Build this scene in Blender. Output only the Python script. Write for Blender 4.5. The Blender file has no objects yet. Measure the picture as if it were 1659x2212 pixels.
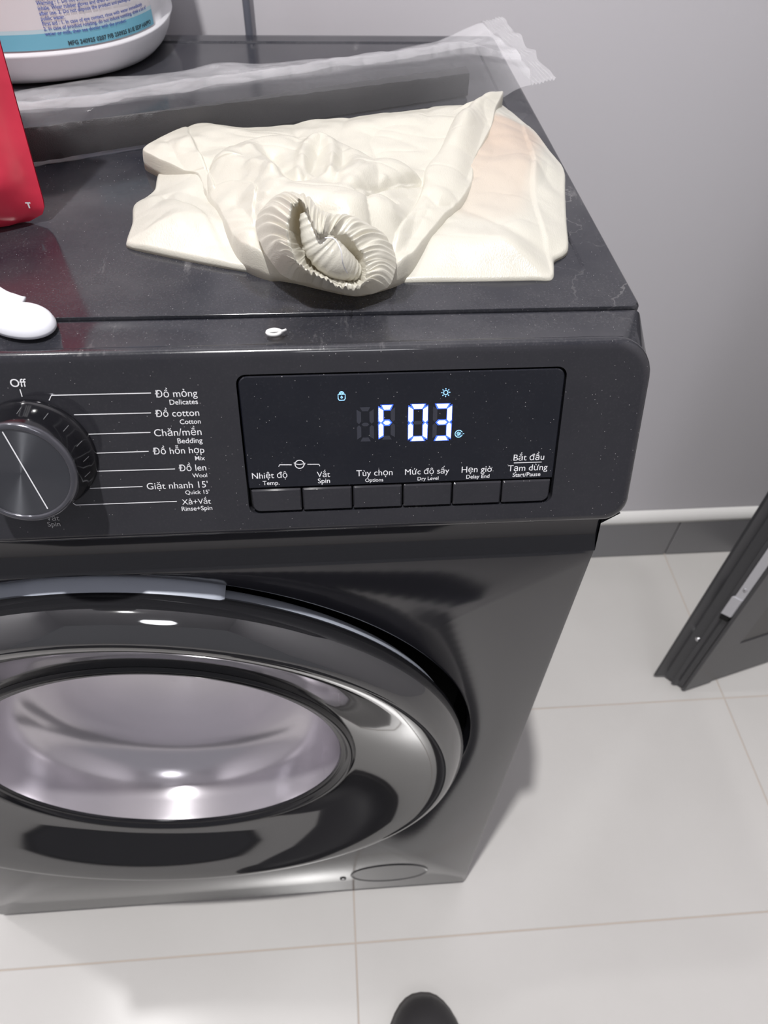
import bpy, bmesh, math, random
import numpy as np
from mathutils import Vector, Matrix, noise

random.seed(7)
C = bpy.context.scene.collection
sc = bpy.context.scene
PI = math.pi

# ------------------------------------------------------------------ camera
CX, CY, F = 829.5, 1106.0, 1543.263
CP = np.array([0.149849, -0.231536, 1.037121])
yaw, pit, rol = 0.0964958, 0.8492855, 0.0341351
_f = np.array([math.sin(yaw)*math.cos(pit), math.cos(yaw)*math.cos(pit), -math.sin(pit)])
_r = np.array([math.cos(yaw), -math.sin(yaw), 0.0]); _u = np.cross(_r, _f)
_r, _u = _r*math.cos(rol)+_u*math.sin(rol), -_r*math.sin(rol)+_u*math.cos(rol)
cam = bpy.data.cameras.new('camera'); co = bpy.data.objects.new('camera', cam); C.objects.link(co)
co.matrix_world = Matrix(((_r[0], _u[0], -_f[0], CP[0]), (_r[1], _u[1], -_f[1], CP[1]), (_r[2], _u[2], -_f[2], CP[2]), (0, 0, 0, 1)))
cam.sensor_fit = 'VERTICAL'; cam.sensor_height = 36.0; cam.sensor_width = 36.0
cam.lens = F/2212*36.0
cam.clip_start = 0.01
cam.dof.use_dof = True; cam.dof.focus_distance = 0.37; cam.dof.aperture_fstop = 14.0
sc.camera = co

# ------------------------------------------------------------------ light
sc.view_settings.view_transform = 'Standard'; sc.view_settings.look = 'None'
sc.view_settings.gamma = 1.0; sc.view_settings.use_curve_mapping = False
sc.view_settings.exposure = -0.10
w = bpy.data.worlds.new('world'); sc.world = w; w.use_nodes = True
w.node_tree.nodes['Background'].inputs[0].default_value = (0.80, 0.80, 0.86, 1)
w.node_tree.nodes['Background'].inputs[1].default_value = 0.38

def disk_lamp(name, loc, size, watts, col, aim):
    l = bpy.data.lights.new(name, 'AREA'); l.shape = 'DISK'; l.size = size; l.energy = watts; l.color = col
    o = bpy.data.objects.new(name, l); C.objects.link(o); o.location = loc
    d = Vector(aim)-Vector(loc); o.rotation_euler = d.to_track_quat('-Z', 'Y').to_euler()
    return o
disk_lamp('ceiling_downlight', (-0.10, -0.43, 3.3), 0.07, 82, (1.0, 0.985, 0.97), (0.15, 0.2, 0.6))
disk_lamp('ceiling_downlight', (-0.85, 0.32, 3.2), 0.08, 10, (1.0, 0.98, 0.97), (0.1, 0.2, 0.6))
disk_lamp('added_fill_light', (0.35, -1.7, 3.3), 0.6, 8, (0.97, 0.97, 1.0), (0.3, 0.0, 0.3))  # added soft fill with no known source, brightens wall and room

# ------------------------------------------------------------------ pixel -> place helpers (points on real surfaces)
def ray(u, v):
    return _f*F + _r*(u-CX) - _u*(v-CY)
def U(u, v, z):
    d = ray(u, v); return CP + d*((z-CP[2])/d[2])
PY, PZ, PT = -0.0024, 0.7609, 0.0302        # control panel: bottom y, bottom z, top y
TL = math.hypot(PT-PY, 0.85-PZ)
tv = np.array([0, (PT-PY)/TL, (0.85-PZ)/TL]); nv = np.array([0, -tv[2], tv[1]]); P0 = np.array([0, PY, PZ])
def PU(u, v, h=0.0):                         # panel coordinates (x, s)
    d = ray(u, v); t = (P0+nv*h-CP) @ nv/(d @ nv); q = CP+d*t
    return q[0], (q-P0) @ tv
MP = Matrix(((1, 0, nv[0], P0[0]), (0, tv[1], nv[1], P0[1]), (0, tv[2], nv[2], P0[2]), (0, 0, 0, 1)))
def PW(x, s, h=0.0):
    return P0 + np.array([x, 0, 0]) + tv*s + nv*h

# ------------------------------------------------------------------ materials
def nodes(m):
    m.use_nodes = True; nt = m.node_tree; return nt, nt.nodes['Principled BSDF']
def mat(name, col, rough=0.5, metal=0.0, ior=1.5, spec=0.5, coat=0.0, coat_r=0.05, sheen=0.0, bump=None, var=None, vscale=20):
    m = bpy.data.materials.new(name); nt, b = nodes(m)
    b.inputs['Base Color'].default_value = (*col, 1); b.inputs['Roughness'].default_value = rough
    b.inputs['Metallic'].default_value = metal; b.inputs['IOR'].default_value = ior
    b.inputs['Specular IOR Level'].default_value = spec
    b.inputs['Coat Weight'].default_value = coat; b.inputs['Coat Roughness'].default_value = coat_r
    b.inputs['Sheen Weight'].default_value = sheen
    tc = nt.nodes.new('ShaderNodeTexCoord')
    if var:
        n = nt.nodes.new('ShaderNodeTexNoise'); n.inputs['Scale'].default_value = vscale; n.inputs['Detail'].default_value = 6
        nt.links.new(tc.outputs['Object'], n.inputs['Vector'])
        mx = nt.nodes.new('ShaderNodeMix'); mx.data_type = 'RGBA'
        mx.inputs[6].default_value = (*col, 1); mx.inputs[7].default_value = (*var, 1)
        nt.links.new(n.outputs['Fac'], mx.inputs[0]); nt.links.new(mx.outputs[2], b.inputs['Base Color'])
    if bump:
        n = nt.nodes.new('ShaderNodeTexNoise'); n.inputs['Scale'].default_value = bump[0]; n.inputs['Detail'].default_value = 3
        nt.links.new(tc.outputs['Object'], n.inputs['Vector'])
        bp = nt.nodes.new('ShaderNodeBump'); bp.inputs['Strength'].default_value = bump[1]; bp.inputs['Distance'].default_value = bump[2]
        nt.links.new(n.outputs['Fac'], bp.inputs['Height']); nt.links.new(bp.outputs['Normal'], b.inputs['Normal'])
    return m
def emis(name, col, s):
    m = bpy.data.materials.new(name); nt, b = nodes(m)
    b.inputs['Base Color'].default_value = (0, 0, 0, 1)
    b.inputs['Emission Color'].default_value = (*col, 1); b.inputs['Emission Strength'].default_value = s
    return m
def math_node(nt, op, a, b=None, clamp=False):
    n = nt.nodes.new('ShaderNodeMath'); n.operation = op; n.use_clamp = clamp
    for i, x in enumerate((a, b)):
        if x is None: continue
        if isinstance(x, (int, float)): n.inputs[i].default_value = x
        else: nt.links.new(x, n.inputs[i])
    return n.outputs[0]
def noise_fac(nt, tc, scale, detail=4, off=None, rough=0.5, stretch=None):
    n = nt.nodes.new('ShaderNodeTexNoise'); n.inputs['Scale'].default_value = scale; n.inputs['Detail'].default_value = detail
    n.inputs['Roughness'].default_value = rough
    mp = nt.nodes.new('ShaderNodeMapping')
    if off: mp.inputs['Location'].default_value = off
    if stretch: mp.inputs['Scale'].default_value = stretch
    nt.links.new(tc.outputs['Object'], mp.inputs['Vector']); nt.links.new(mp.outputs['Vector'], n.inputs['Vector'])
    return n.outputs['Fac']
def ramp(nt, x, lo, hi):
    n = nt.nodes.new('ShaderNodeMapRange'); n.inputs['From Min'].default_value = lo; n.inputs['From Max'].default_value = hi
    n.clamp = True; nt.links.new(x, n.inputs['Value']); return n.outputs['Result']
def dusty(name, base, rough, dust_amt, speck_amt, stain=False, ior=1.5, specscale=700):
    """Glossy dark plastic carrying real dust: smears, specks and dried water marks."""
    m = bpy.data.materials.new(name); nt, b = nodes(m)
    tc = nt.nodes.new('ShaderNodeTexCoord')
    sm = math_node(nt, 'MULTIPLY', ramp(nt, noise_fac(nt, tc, 14, 8, rough=0.65), 0.35, 0.75), dust_amt)
    fine = math_node(nt, 'MULTIPLY', ramp(nt, noise_fac(nt, tc, 900, 2), 0.52, 0.8), dust_amt*0.7)
    v = nt.nodes.new('ShaderNodeTexVoronoi'); v.inputs['Scale'].default_value = specscale
    nt.links.new(tc.outputs['Object'], v.inputs['Vector'])
    dot = ramp(nt, v.outputs['Distance'], 0.15, 0.08)
    sel = nt.nodes.new('ShaderNodeSeparateColor'); nt.links.new(v.outputs['Color'], sel.inputs[0])
    some = math_node(nt, 'GREATER_THAN', sel.outputs[0], 0.90)
    speck = math_node(nt, 'MULTIPLY', math_node(nt, 'MULTIPLY', dot, some), speck_amt)
    tot = math_node(nt, 'ADD', math_node(nt, 'ADD', sm, fine), speck, True)
    if stain:
        nz = noise_fac(nt, tc, 16, 5, off=(3.1, 1.7, 0), rough=0.55)
        band = ramp(nt, math_node(nt, 'ABSOLUTE', math_node(nt, 'SUBTRACT', nz, 0.56)), 0.007, 0.002)
        tot = math_node(nt, 'ADD', tot, math_node(nt, 'MULTIPLY', math_node(nt, 'MULTIPLY', band, ramp(nt, noise_fac(nt, tc, 5, 2, off=(7, 2, 0)), 0.55, 0.62)), 0.10), True)
        st = noise_fac(nt, tc, 60, 6, off=(1, 5, 0), rough=0.7, stretch=(1, 0.25, 1))
        tot = math_node(nt, 'ADD', tot, math_node(nt, 'MULTIPLY', ramp(nt, st, 0.62, 0.8), 0.22), True)
    mx = nt.nodes.new('ShaderNodeMix'); mx.data_type = 'RGBA'
    mx.inputs[6].default_value = (*base, 1); mx.inputs[7].default_value = (0.62, 0.60, 0.60, 1)
    nt.links.new(tot, mx.inputs[0]); nt.links.new(mx.outputs[2], b.inputs['Base Color'])
    b.inputs['IOR'].default_value = ior
    rg = nt.nodes.new('ShaderNodeMapRange'); rg.inputs['To Min'].default_value = rough; rg.inputs['To Max'].default_value = 0.75
    nt.links.new(tot, rg.inputs['Value']); nt.links.new(rg.outputs['Result'], b.inputs['Roughness'])
    return m

M_panel = dusty('gloss_black_panel', (0.022, 0.022, 0.027), 0.05, 0.015, 0.5, ior=1.5)
M_top = dusty('dusty_charcoal_lid', (0.013, 0.014, 0.020), 0.12, 0.050, 0.45, stain=True, ior=1.5, specscale=800)
M_screen = dusty('glass_screen', (0.006, 0.007, 0.012), 0.02, 0.012, 0.6, ior=1.5)
M_front = mat('satin_charcoal_front', (0.014, 0.014, 0.019), 0.15, ior=1.72)
M_strip = mat('gloss_charcoal_strip', (0.018, 0.018, 0.022), 0.08, ior=1.6)
M_side = mat('satin_charcoal_side', (0.05, 0.05, 0.055), 0.35)
M_dark = mat('recess_black', (0.004, 0.004, 0.004), 0.6, spec=0.2)
M_door = mat('gloss_black_door', (0.016, 0.016, 0.018), 0.045, ior=2.1)
M_liner = mat('blue_grey_liner', (0.40, 0.43, 0.50), 0.38, bump=(60, 0.1, 0.0005))
M_glass = mat('smoked_door_bowl', (0.68, 0.65, 0.69), 0.20, metal=0.7, ior=1.6)
M_ink = mat('white_print', (0.80, 0.80, 0.83), 0.5)
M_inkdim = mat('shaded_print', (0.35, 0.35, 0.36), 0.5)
M_led = emis('led_white', (0.80, 0.90, 1.0), 5.0)
M_ledrim = emis('led_halo_blue', (0.06, 0.16, 1.0), 1.7)
M_ledicon = emis('led_icon', (0.30, 0.62, 1.0), 2.2)
M_ledoff = mat('led_off', (0.035, 0.037, 0.05), 0.3)
M_cap = M_front
M_rear = mat('rear_strip_grey', (0.16, 0.15, 0.155), 0.5)
M_metal = mat('steel', (0.62, 0.62, 0.64), 0.25, metal=1.0)

# ------------------------------------------------------------------ building helpers
def tag(o, label=None, cat=None, group=None, kind=None):
    if label: o['label'] = label
    if cat: o['category'] = cat
    if group: o['group'] = group
    if kind: o['kind'] = kind
    return o
def link(name, me, parent=None, matrix=None):
    o = bpy.data.objects.new(name, me); C.objects.link(o)
    if matrix is not None: o.matrix_world = matrix
    if parent is not None:
        o.parent = parent
        pm = parent_world(parent)
        o.matrix_parent_inverse = pm.inverted()
    return o
def parent_world(p):
    m = p.matrix_basis.copy()
    if p.parent: m = parent_world(p.parent) @ p.matrix_parent_inverse @ m
    return m
def mesh(name, vs, fs, m=None, smooth=True, parent=None, matrix=None, autos=None):
    me = bpy.data.meshes.new(name); me.from_pydata([tuple(map(float, v)) for v in vs], [], [tuple(f) for f in fs]); me.update()
    if m is not None: me.materials.append(m)
    if smooth:
        me.polygons.foreach_set('use_smooth', [True]*len(me.polygons))
        if autos: me.set_sharp_from_angle(angle=math.radians(autos))
    return link(name, me, parent, matrix)
def empty(name, loc):
    o = bpy.data.objects.new(name, None); C.objects.link(o); o.location = loc; o.empty_display_size = 0.05; return o
def box(x0, x1, y0, y1, z0, z1, bev=0.0, seg=2):
    bm = bmesh.new(); bmesh.ops.create_cube(bm, size=1)
    for v in bm.verts:
        v.co = Vector((x0+(v.co.x+.5)*(x1-x0), y0+(v.co.y+.5)*(y1-y0), z0+(v.co.z+.5)*(z1-z0)))
    if bev: bmesh.ops.bevel(bm, geom=list(bm.edges), offset=bev, segments=seg, affect='EDGES', profile=0.5)
    return bm
def bmo(name, bm, m, parent=None, matrix=None, autos=35, smooth=True):
    me = bpy.data.meshes.new(name); bmesh.ops.recalc_face_normals(bm, faces=bm.faces); bm.to_mesh(me); bm.free()
    me.materials.append(m)
    if smooth:
        me.polygons.foreach_set('use_smooth', [True]*len(me.polygons)); me.set_sharp_from_angle(angle=math.radians(autos))
    return link(name, me, parent, matrix)
def rings(rs, closed=True, cap0=False, cap1=False):
    n = len(rs[0]); vs = [p for r in rs for p in r]; fs = []
    for i in range(len(rs)-1):
        for j in range(n if closed else n-1):
            k = (j+1) % n
            fs.append((i*n+j, i*n+k, (i+1)*n+k, (i+1)*n+j))
    if cap0: fs.append(tuple(range(n))[::-1])
    if cap1: fs.append(tuple((len(rs)-1)*n+j for j in range(n)))
    return vs, fs
def rrect(x0, x1, y0, y1, r, n=8):
    r4 = r if isinstance(r, (tuple, list)) else (r,)*4       # bl, br, tr, tl
    out = []
    for (cx, cy, a0, rr) in ((x0+r4[0], y0+r4[0], PI, r4[0]), (x1-r4[1], y0+r4[1], 1.5*PI, r4[1]), (x1-r4[2], y1-r4[2], 0, r4[2]), (x0+r4[3], y1-r4[3], .5*PI, r4[3])):
        for k in range(n+1):
            a = a0+k/n*PI/2; out.append((cx+rr*math.cos(a), cy+rr*math.sin(a)))
    return out
def catmull(pts, n, closed=True):
    p = np.array(pts, float); N = len(p); out = []
    m = N if closed else N-1
    for i in range(m):
        g = (lambda k: p[k % N]) if closed else (lambda k: p[min(max(k, 0), N-1)])
        a, b, c, d = g(i-1), g(i), g(i+1), g(i+2)
        for k in range(n):
            t = k/n
            out.append(0.5*((2*b)+(-a+c)*t+(2*a-5*b+4*c-d)*t*t+(-a+3*b-3*c+d)*t**3))
    if not closed: out.append(p[-1])
    return np.array(out)
def resample(P, n, closed=True):
    Q = np.vstack([P, P[:1]]) if closed else P
    d = np.r_[0, np.cumsum(np.linalg.norm(np.diff(Q, axis=0), axis=1))]
    t = np.linspace(0, d[-1], n, endpoint=not closed)
    return np.stack([np.interp(t, d, Q[:, k]) for k in range(Q.shape[1])], 1)
def tube(pts, r, seg=8, closed=False):
    P = [Vector(p) for p in pts]; N = len(P); rs = []
    up = Vector((0.123, 0.456, 0.88)).normalized()
    for i in range(N):
        a = P[(i-1) % N] if closed or i > 0 else P[i]; b = P[(i+1) % N] if closed or i < N-1 else P[i]
        t = (b-a).normalized(); s = t.cross(up).normalized(); q = s.cross(t)
        rr = r[i] if hasattr(r, '__len__') else r
        rs.append([P[i]+s*rr*math.cos(2*PI*k/seg)+q*rr*math.sin(2*PI*k/seg) for k in range(seg)])
    if closed: rs.append(rs[0])
    return rings(rs, True, not closed, not closed)
def lathe(prof, cx, cz, segs=160, a0=0.0, a1=2*PI, capends=False):   # profile of (r, y), axis along world y
    full = abs(a1-a0-2*PI) < 1e-6; n = segs if full else segs+1
    rs = []
    for (r, y) in prof:
        rs.append([(cx+r*math.sin(a0+(a1-a0)*k/segs), y, cz+r*math.cos(a0+(a1-a0)*k/segs)) for k in range(n)])
    vs, fs = rings(rs, full)
    if capends:
        m = len(prof); fs.append([i*n for i in range(m)]); fs.append([i*n+n-1 for i in range(m)][::-1])
    return vs, fs

# ================================================================== THE SETTING
YW = 0.5566
M_wall = mat('lilac_grey_wall_paint', (0.71, 0.69, 0.725), 0.75, bump=(220, 0.05, 0.0004), var=(0.68, 0.66, 0.695), vscale=2.5)
M_tile = mat('pale_grey_porcelain', (0.60, 0.585, 0.57), 0.22, var=(0.52, 0.505, 0.49), vscale=5, bump=(30, 0.06, 0.0006))
M_grout = mat('beige_grout', (0.50, 0.44, 0.39), 0.85)
M_base = mat('dark_grey_skirting_tile', (0.22, 0.22, 0.235), 0.3, var=(0.25, 0.245, 0.255), vscale=8)
M_white = mat('white_grout_fillet', (0.80, 0.79, 0.78), 0.6)
M_ceil = mat('grey_ceiling', (0.50, 0.50, 0.51), 0.8)
M_wall2 = mat('grey_side_wall_paint', (0.52, 0.51, 0.53), 0.8)
XL, XR, YF, ZC = -1.35, 1.75, -2.3, 3.4
tag(bmo('floor', box(XL, XR, YF, YW+.08, -0.06, -0.0007), M_grout), kind='structure')
floor = bpy.data.objects['floor']
tm = {}
gx = [0.1507+0.6*k for k in range(-3, 4)]; gy = [0.5556-0.3*k for k in range(0, 10)]
for i in range(len(gx)-1):
    for j in range(len(gy)-1):
        x0, x1 = max(gx[i], XL), min(gx[i+1], XR); y1, y0 = gy[j], gy[j+1]
        if x1-x0 < 0.02: continue
        key = (round(x1-x0, 3), round(y1-y0, 3))
        if key not in tm:
            bm = box(0.0010, x1-x0-0.0010, 0.0010, y1-y0-0.0010, -0.0005, 0, 0.0003, 1)
            me = bpy.data.meshes.new('floor_tile'); bm.to_mesh(me); bm.free(); me.materials.append(M_tile); tm[key] = me
        o = bpy.data.objects.new('floor_tile', tm[key]); C.objects.link(o); o.parent = floor; o.location = (x0, y0, 0)
tag(bmo('wall_back', box(XL-.08, XR+.08, YW, YW+.08, -0.06, ZC), M_wall), kind='structure')
tag(bmo('wall_right', box(XR, XR+.08, YF, YW+.0, -0.06, ZC), M_wall2), kind='structure')
tag(bmo('wall_left', box(XL-.08, XL, YF, YW+.0, -0.06, ZC), M_wall2), kind='structure')
tag(bmo('ceiling', box(XL-.08, XR+.08, YF, YW+.08, ZC, ZC+.06), M_ceil), kind='structure')
# tiled skirting with a pale mortar fillet on top
bb = tag(bmo('baseboard_back', box(XL, XR, YW-0.006, YW-0.0005, 0.0, 0.094), M_grout), kind='structure')
for i in range(len(gx)-1):
    x0, x1 = max(gx[i], XL), min(gx[i+1], XR)
    bmo('skirting_tile', box(x0+.0012, x1-.0012, YW-0.012, YW-0.005, 0.0015, 0.094, 0.001, 1), M_base, bb)
vs = []; n = 90
rs = []
for k in range(n+1):
    x = XL+(XR-XL)*k/n; j = 0.0012*noise.noise(Vector((x*9, 0, 0)))
    rs.append([(x, YW-.001, 0.093), (x, YW-0.0125+j, 0.0935), (x, YW-0.0135+j, 0.100), (x, YW-0.008+j, 0.111+j), (x, YW-.001, 0.116+j)])
vs, fs = rings(rs, False); mesh('mortar_fillet', vs, fs, M_white, True, bb)

# open aluminium door leaf at the right
M_alu = mat('dark_anodised_aluminium', (0.055, 0.055, 0.06), 0.32, metal=0.3)
M_alu2 = mat('grey_painted_aluminium', (0.07, 0.068, 0.068), 0.42, metal=0.2)
A = np.array([0.688, 0.2686]); Bq = np.array([0.6491, 0.2995]); Cq = np.array([0.8425, 0.3093])
e = (Bq-A)/np.linalg.norm(Bq-A); fdir = (Cq-A)/np.linalg.norm(Cq-A); eL = np.linalg.norm(Bq-A)
door1 = tag(empty('door_1', (float(A[0]), float(A[1]), 0.008)), kind='structure')
def leaf(poly, z0, z1, nm, m, bev=None):
    pts = [A + e*a + fdir*b for a, b in poly]
    vs = [(p[0], p[1], z0) for p in pts]+[(p[0], p[1], z1) for p in pts]
    n = len(pts); fs = [tuple(range(n))[::-1], tuple(range(n, 2*n))]+[(i, (i+1) % n, n+(i+1) % n, n+i) for i in range(n)]
    o = mesh(nm, vs, fs, m, False, door1)
    bm = bmesh.new(); bm.from_mesh(o.data); bmesh.ops.recalc_face_normals(bm, faces=bm.faces); bm.to_mesh(o.data); bm.free()
    return o
L = eL
leaf([(0, 0), (0.004, -0.001), (0.008, 0.004), (0.016, 0.005), (0.018, 0.001), (0.023, 0.001), (0.025, 0.006), (0.040, 0.008), (0.043, 0.002), (L-.004, -0.003), (L, -0.002), (L, 0.004), (L-.006, 0.012), (0.036, 0.05), (0.0, 0.05)], 0.008, 2.05, 'stile', M_alu)
leaf([(0.002, 0.05), (0.034, 0.05), (0.034, 0.72), (0.002, 0.72)], 0.008, 0.12, 'bottom_rail', M_alu)
leaf([(0.004, 0.05), (0.030, 0.05), (0.030, 0.72), (0.004, 0.72)], 0.12, 1.95, 'door_panel', M_alu2)
leaf([(0.002, 0.05), (0.034, 0.05), (0.034, 0.72), (0.002, 0.72)], 1.95, 2.05, 'top_rail', M_alu)
M_strip2 = mat('pale_lock_plate', (0.55, 0.55, 0.58), 0.35, metal=0.4)
leaf([(0.0055, -0.0005), (0.0165, -0.0005), (0.0165, 0.004), (0.0055, 0.004)], 0.255, 1.2, 'lock_plate', M_strip2)
leaf([(0.0055, -0.0025), (0.0185, -0.0025), (0.0185, 0.004), (0.0055, 0.004)], 0.215, 0.2548, 'catch', M_strip2)
leaf([(0.0065, -0.002), (0.0175, -0.002), (0.0175, 0.004), (0.0065, 0.004)], 0.203, 0.2148, 'catch_opening', M_dark)
def disc_at(nm, c, nrm, r, th, m, parent):
    bm = bmesh.new(); bmesh.ops.create_cone(bm, cap_ends=True, segments=20, radius1=r, radius2=r*.75, depth=th)
    q = Vector(nrm).to_track_quat('Z', 'Y').to_matrix().to_4x4()
    for v in bm.verts: v.co = Vector(c)+q.to_3x3() @ v.co
    return bmo(nm, bm, m, parent)
sp = A+e*0.029+fdir*0.0062
disc_at('screw', (sp[0], sp[1], 0.132), (-fdir[0], -fdir[1], 0), 0.0042, 0.003, M_metal, door1)
sp = A+e*0.0115+fdir*0.001
disc_at('screw', (sp[0], sp[1], 0.275), (-fdir[0], -fdir[1], 0), 0.0035, 0.005, M_metal, door1)

# conduit on the wall behind the washer
vs, fs = tube([(0.0845, YW-0.012, 0.0), (0.0845, YW-0.012, 0.9), (0.0845, YW-0.012, 1.8), (0.0845, YW-0.012, ZC)], 0.0034, 14)
tag(mesh('wall_conduit', vs, fs, mat('grey_conduit_plastic', (0.17, 0.18, 0.22), 0.4)), 'thin grey cable conduit running up the wall behind the washing machine', 'conduit')
bpy.data.objects['wall_conduit'].location.y = 0.0

# ================================================================== WASHING MACHINE
W = 0.2975
wm = tag(empty('washing_machine', (0, 0.24, 0)), 'charcoal front-loading washing machine with lit F03 display', 'washing machine')
# cabinet shell (sides, back)
rs = [[(x, y, z) for x, y in rrect(-W, W, 0.1000, 0.462, 0.004, 4)] for z in (0.014, 0.835)]
vs, fs = rings(rs, True, True, True); mesh('cabinet', vs, fs, M_side, True, wm, autos=30)
for sx_ in (-1, 1):
    xa, xb = sorted((sx_*W, sx_*(W-.006)))
    bmo('side_panel', box(xa, xb, 0.0226, 0.0998, 0.014, 0.7603, 0.0005, 1), M_side, wm)
    bmo('side_panel', box(xa+.001, xb-.001, 0.0565, 0.0998, 0.7605, 0.835), M_side, wm)
bmo('bottom_rail', box(-W+.006, W-.006, 0.0226, 0.0998, 0.014, 0.05), M_side, wm)
for fx in (-0.25, 0.25):
    for fy in (0.06, 0.42):
        bm = bmesh.new(); bmesh.ops.create_cone(bm, cap_ends=True, segments=20, radius1=0.022, radius2=0.018, depth=0.014)
        bmesh.ops.translate(bm, verts=bm.verts, vec=(fx, fy, 0.007)); bmo('foot', bm, M_dark, wm)
bmo('rear_strip', box(-W, W-.01, 0.4705, 0.486, 0.10, 0.842, 0.002), M_rear, wm)  # plain grey strip standing behind the lid's back edge
# front plate with round opening
DX, DZ, YB = 0.0, 0.463, 0.014
def rect_ring(x0, x1, z0, z1, y, n=192):
    out = []
    corners = [math.atan2(x-DX, z-DZ) % (2*PI) for x in (x0, x1) for z in (z0, z1)]
    ang = [2*PI*k/n for k in range(n)]
    for c in corners:
        k = min(range(n), key=lambda i: abs(ang[i]-c)); ang[k] = c
    for a in ang:
        s, c = math.sin(a), math.cos(a); t = 1e9
        if s > 1e-9: t = min(t, (x1-DX)/s)
        if s < -1e-9: t = min(t, (x0-DX)/s)
        if c > 1e-9: t = min(t, (z1-DZ)/c)
        if c < -1e-9: t = min(t, (z0-DZ)/c)
        out.append((DX+s*t, y, DZ+c*t))
    return out
def circ_ring(r, y, n=192):
    return [(DX+r*math.sin(2*PI*k/n), y, 0.4585+r*math.cos(2*PI*k/n)) for k in range(n)]
RG = 0.2500; HZ = 0.4585
rs = [circ_ring(RG-.001, 0.060), circ_ring(RG, 0.024), circ_ring(RG+.0008, 0.0185), circ_ring(RG+.0022, 0.0150), circ_ring(RG+.0045, YB),
      rect_ring(-W+.004, W-.004, 0.0155, 0.7125, YB), rect_ring(-W+.001, W-.001, 0.0125, 0.7145, YB+.0012), rect_ring(-W, W, 0.012, 0.7151, YB+.004), rect_ring(-W, W, 0.012, 0.7151, 0.0225)]
vs, fs = rings(rs); mesh('front_plate', vs, fs, M_front, True, wm, autos=40)
vs, fs = lathe([(0.15, 0.0605), (RG, 0.0605), (RG-.0006, 0.026)], DX, HZ, 96); mesh('door_recess', vs, fs, M_dark, True, wm)
# concave strip under the control panel
prof = [(0.004, 0.7600), (0.0135, 0.7565), (0.0185, 0.750), (0.0205, 0.742), (0.0205, 0.734), (0.0188, 0.726), (0.0165, 0.720), (0.0142, 0.7158), (0.0145, 0.7154), (0.03, 0.7153)]
NX = 60; rs = []
for k in range(NX+1):
    x = -W+.001+(2*W-.002)*k/NX; rs.append([(x, y, z) for y, z in prof])
vs, fs = rings(rs, False); fs += [[i for i in range(len(prof))]+[], [NX*len(prof)+i for i in range(len(prof))][::-1]]
mesh('concave_strip', vs, fs, M_strip, True, wm, autos=50)
bmo('strip_backing', box(-W+.002, W-.002, 0.0215, 0.06, 0.7153, 0.762), M_side, wm)

# control panel
SE = 0.0550
def panel_ring(ins, h, back=False):
    out = []
    rb, rt_ = (0.012-ins*.6, 0.019-ins*.6) if not back else (0.004, 0.0045)
    for x, s in rrect(-W+ins, W-ins, ins, TL-ins, (rb, rb, rt_, rt_), 8):
        p = PW(x, s, h)
        if back: p = np.array([x, SE, 0.7609+(p[2]-0.7609)])
        out.append(tuple(p))
    return out
SX0, SX1, SS0, SS1 = 0.1075, 0.2557, PU(540, 1107)[1], PU(515, 814)[1]
back = panel_ring(0, -.0048, True)
RR = 0.0046
arcs = [panel_ring(RR*(1-math.cos(a)), -RR*(1-math.sin(a))) for a in [PI/2*k/9 for k in range(10)]]
rs = [back, panel_ring(0, -0.0062)]+arcs+[panel_ring(RR+.0012, 0)]
vs, fs = rings(rs)
# flat front face with a hole for the display
n0 = len(panel_ring(0, 0)); hole_o = [(x, s) for x, s in rrect(SX0-.0009, SX1+.0009, SS0-.0009, SS1+.0009, 0.0045, 8)]
base = (len(rs)-1)*n0
k0 = len(vs); vs += [tuple(PW(x, s, 0)) for x, s in hole_o]; vs += [tuple(PW(x, s, -0.004)) for x, s in hole_o]
# the outline and the hole have the same number of points with matching corners
for j in range(n0):
    k = (j+1) % n0
    fs.append((base+j, base+k, k0+k, k0+j)); fs.append((k0+j, k0+k, k0+n0+k, k0+n0+j))
fs.append(tuple(range(n0)))
cp = mesh('control_panel', vs, fs, M_panel, True, wm, autos=28)
cp.data.materials.append(M_top)
for p in cp.data.polygons:                    # the dusty upper face of the panel
    if p.normal.z > 0.8: p.material_index = 1
# lid
def zr(x0, x1, y0, y1, r, z): return [(x, y, z) for x, y in rrect(x0, x1, y0, y1, r, 6)]
TY0, TY1 = 0.0558, 0.470
rs = [zr(-W, W, TY0, TY1, .004, 0.815), zr(-W, W, TY0, TY1, .005, 0.8480), zr(-W+.0006, W-.0006, TY0+.0001, TY1-.0012, .005, 0.8491), zr(-W+.0015, W-.0015, TY0+.0002, TY1-.0035, .005, 0.8498), zr(-W+.0028, W-.0028, TY0+.0004, TY1-.007, .005, 0.85), zr(-W+.0040, W-.0040, TY0+.0010, TY1-.009, .005, 0.85),
      zr(-W+.0185, W-.0185, TY0+.0275, TY1-.02, .010, 0.85), zr(-W+.0200, W-.0200, TY0+.0290, TY1-.022, .009, 0.8490)]
vs, fs = rings(rs, True, True, True); mesh('lid', vs, fs, M_top, True, wm, autos=25)
TZ = 0.8491
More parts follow.
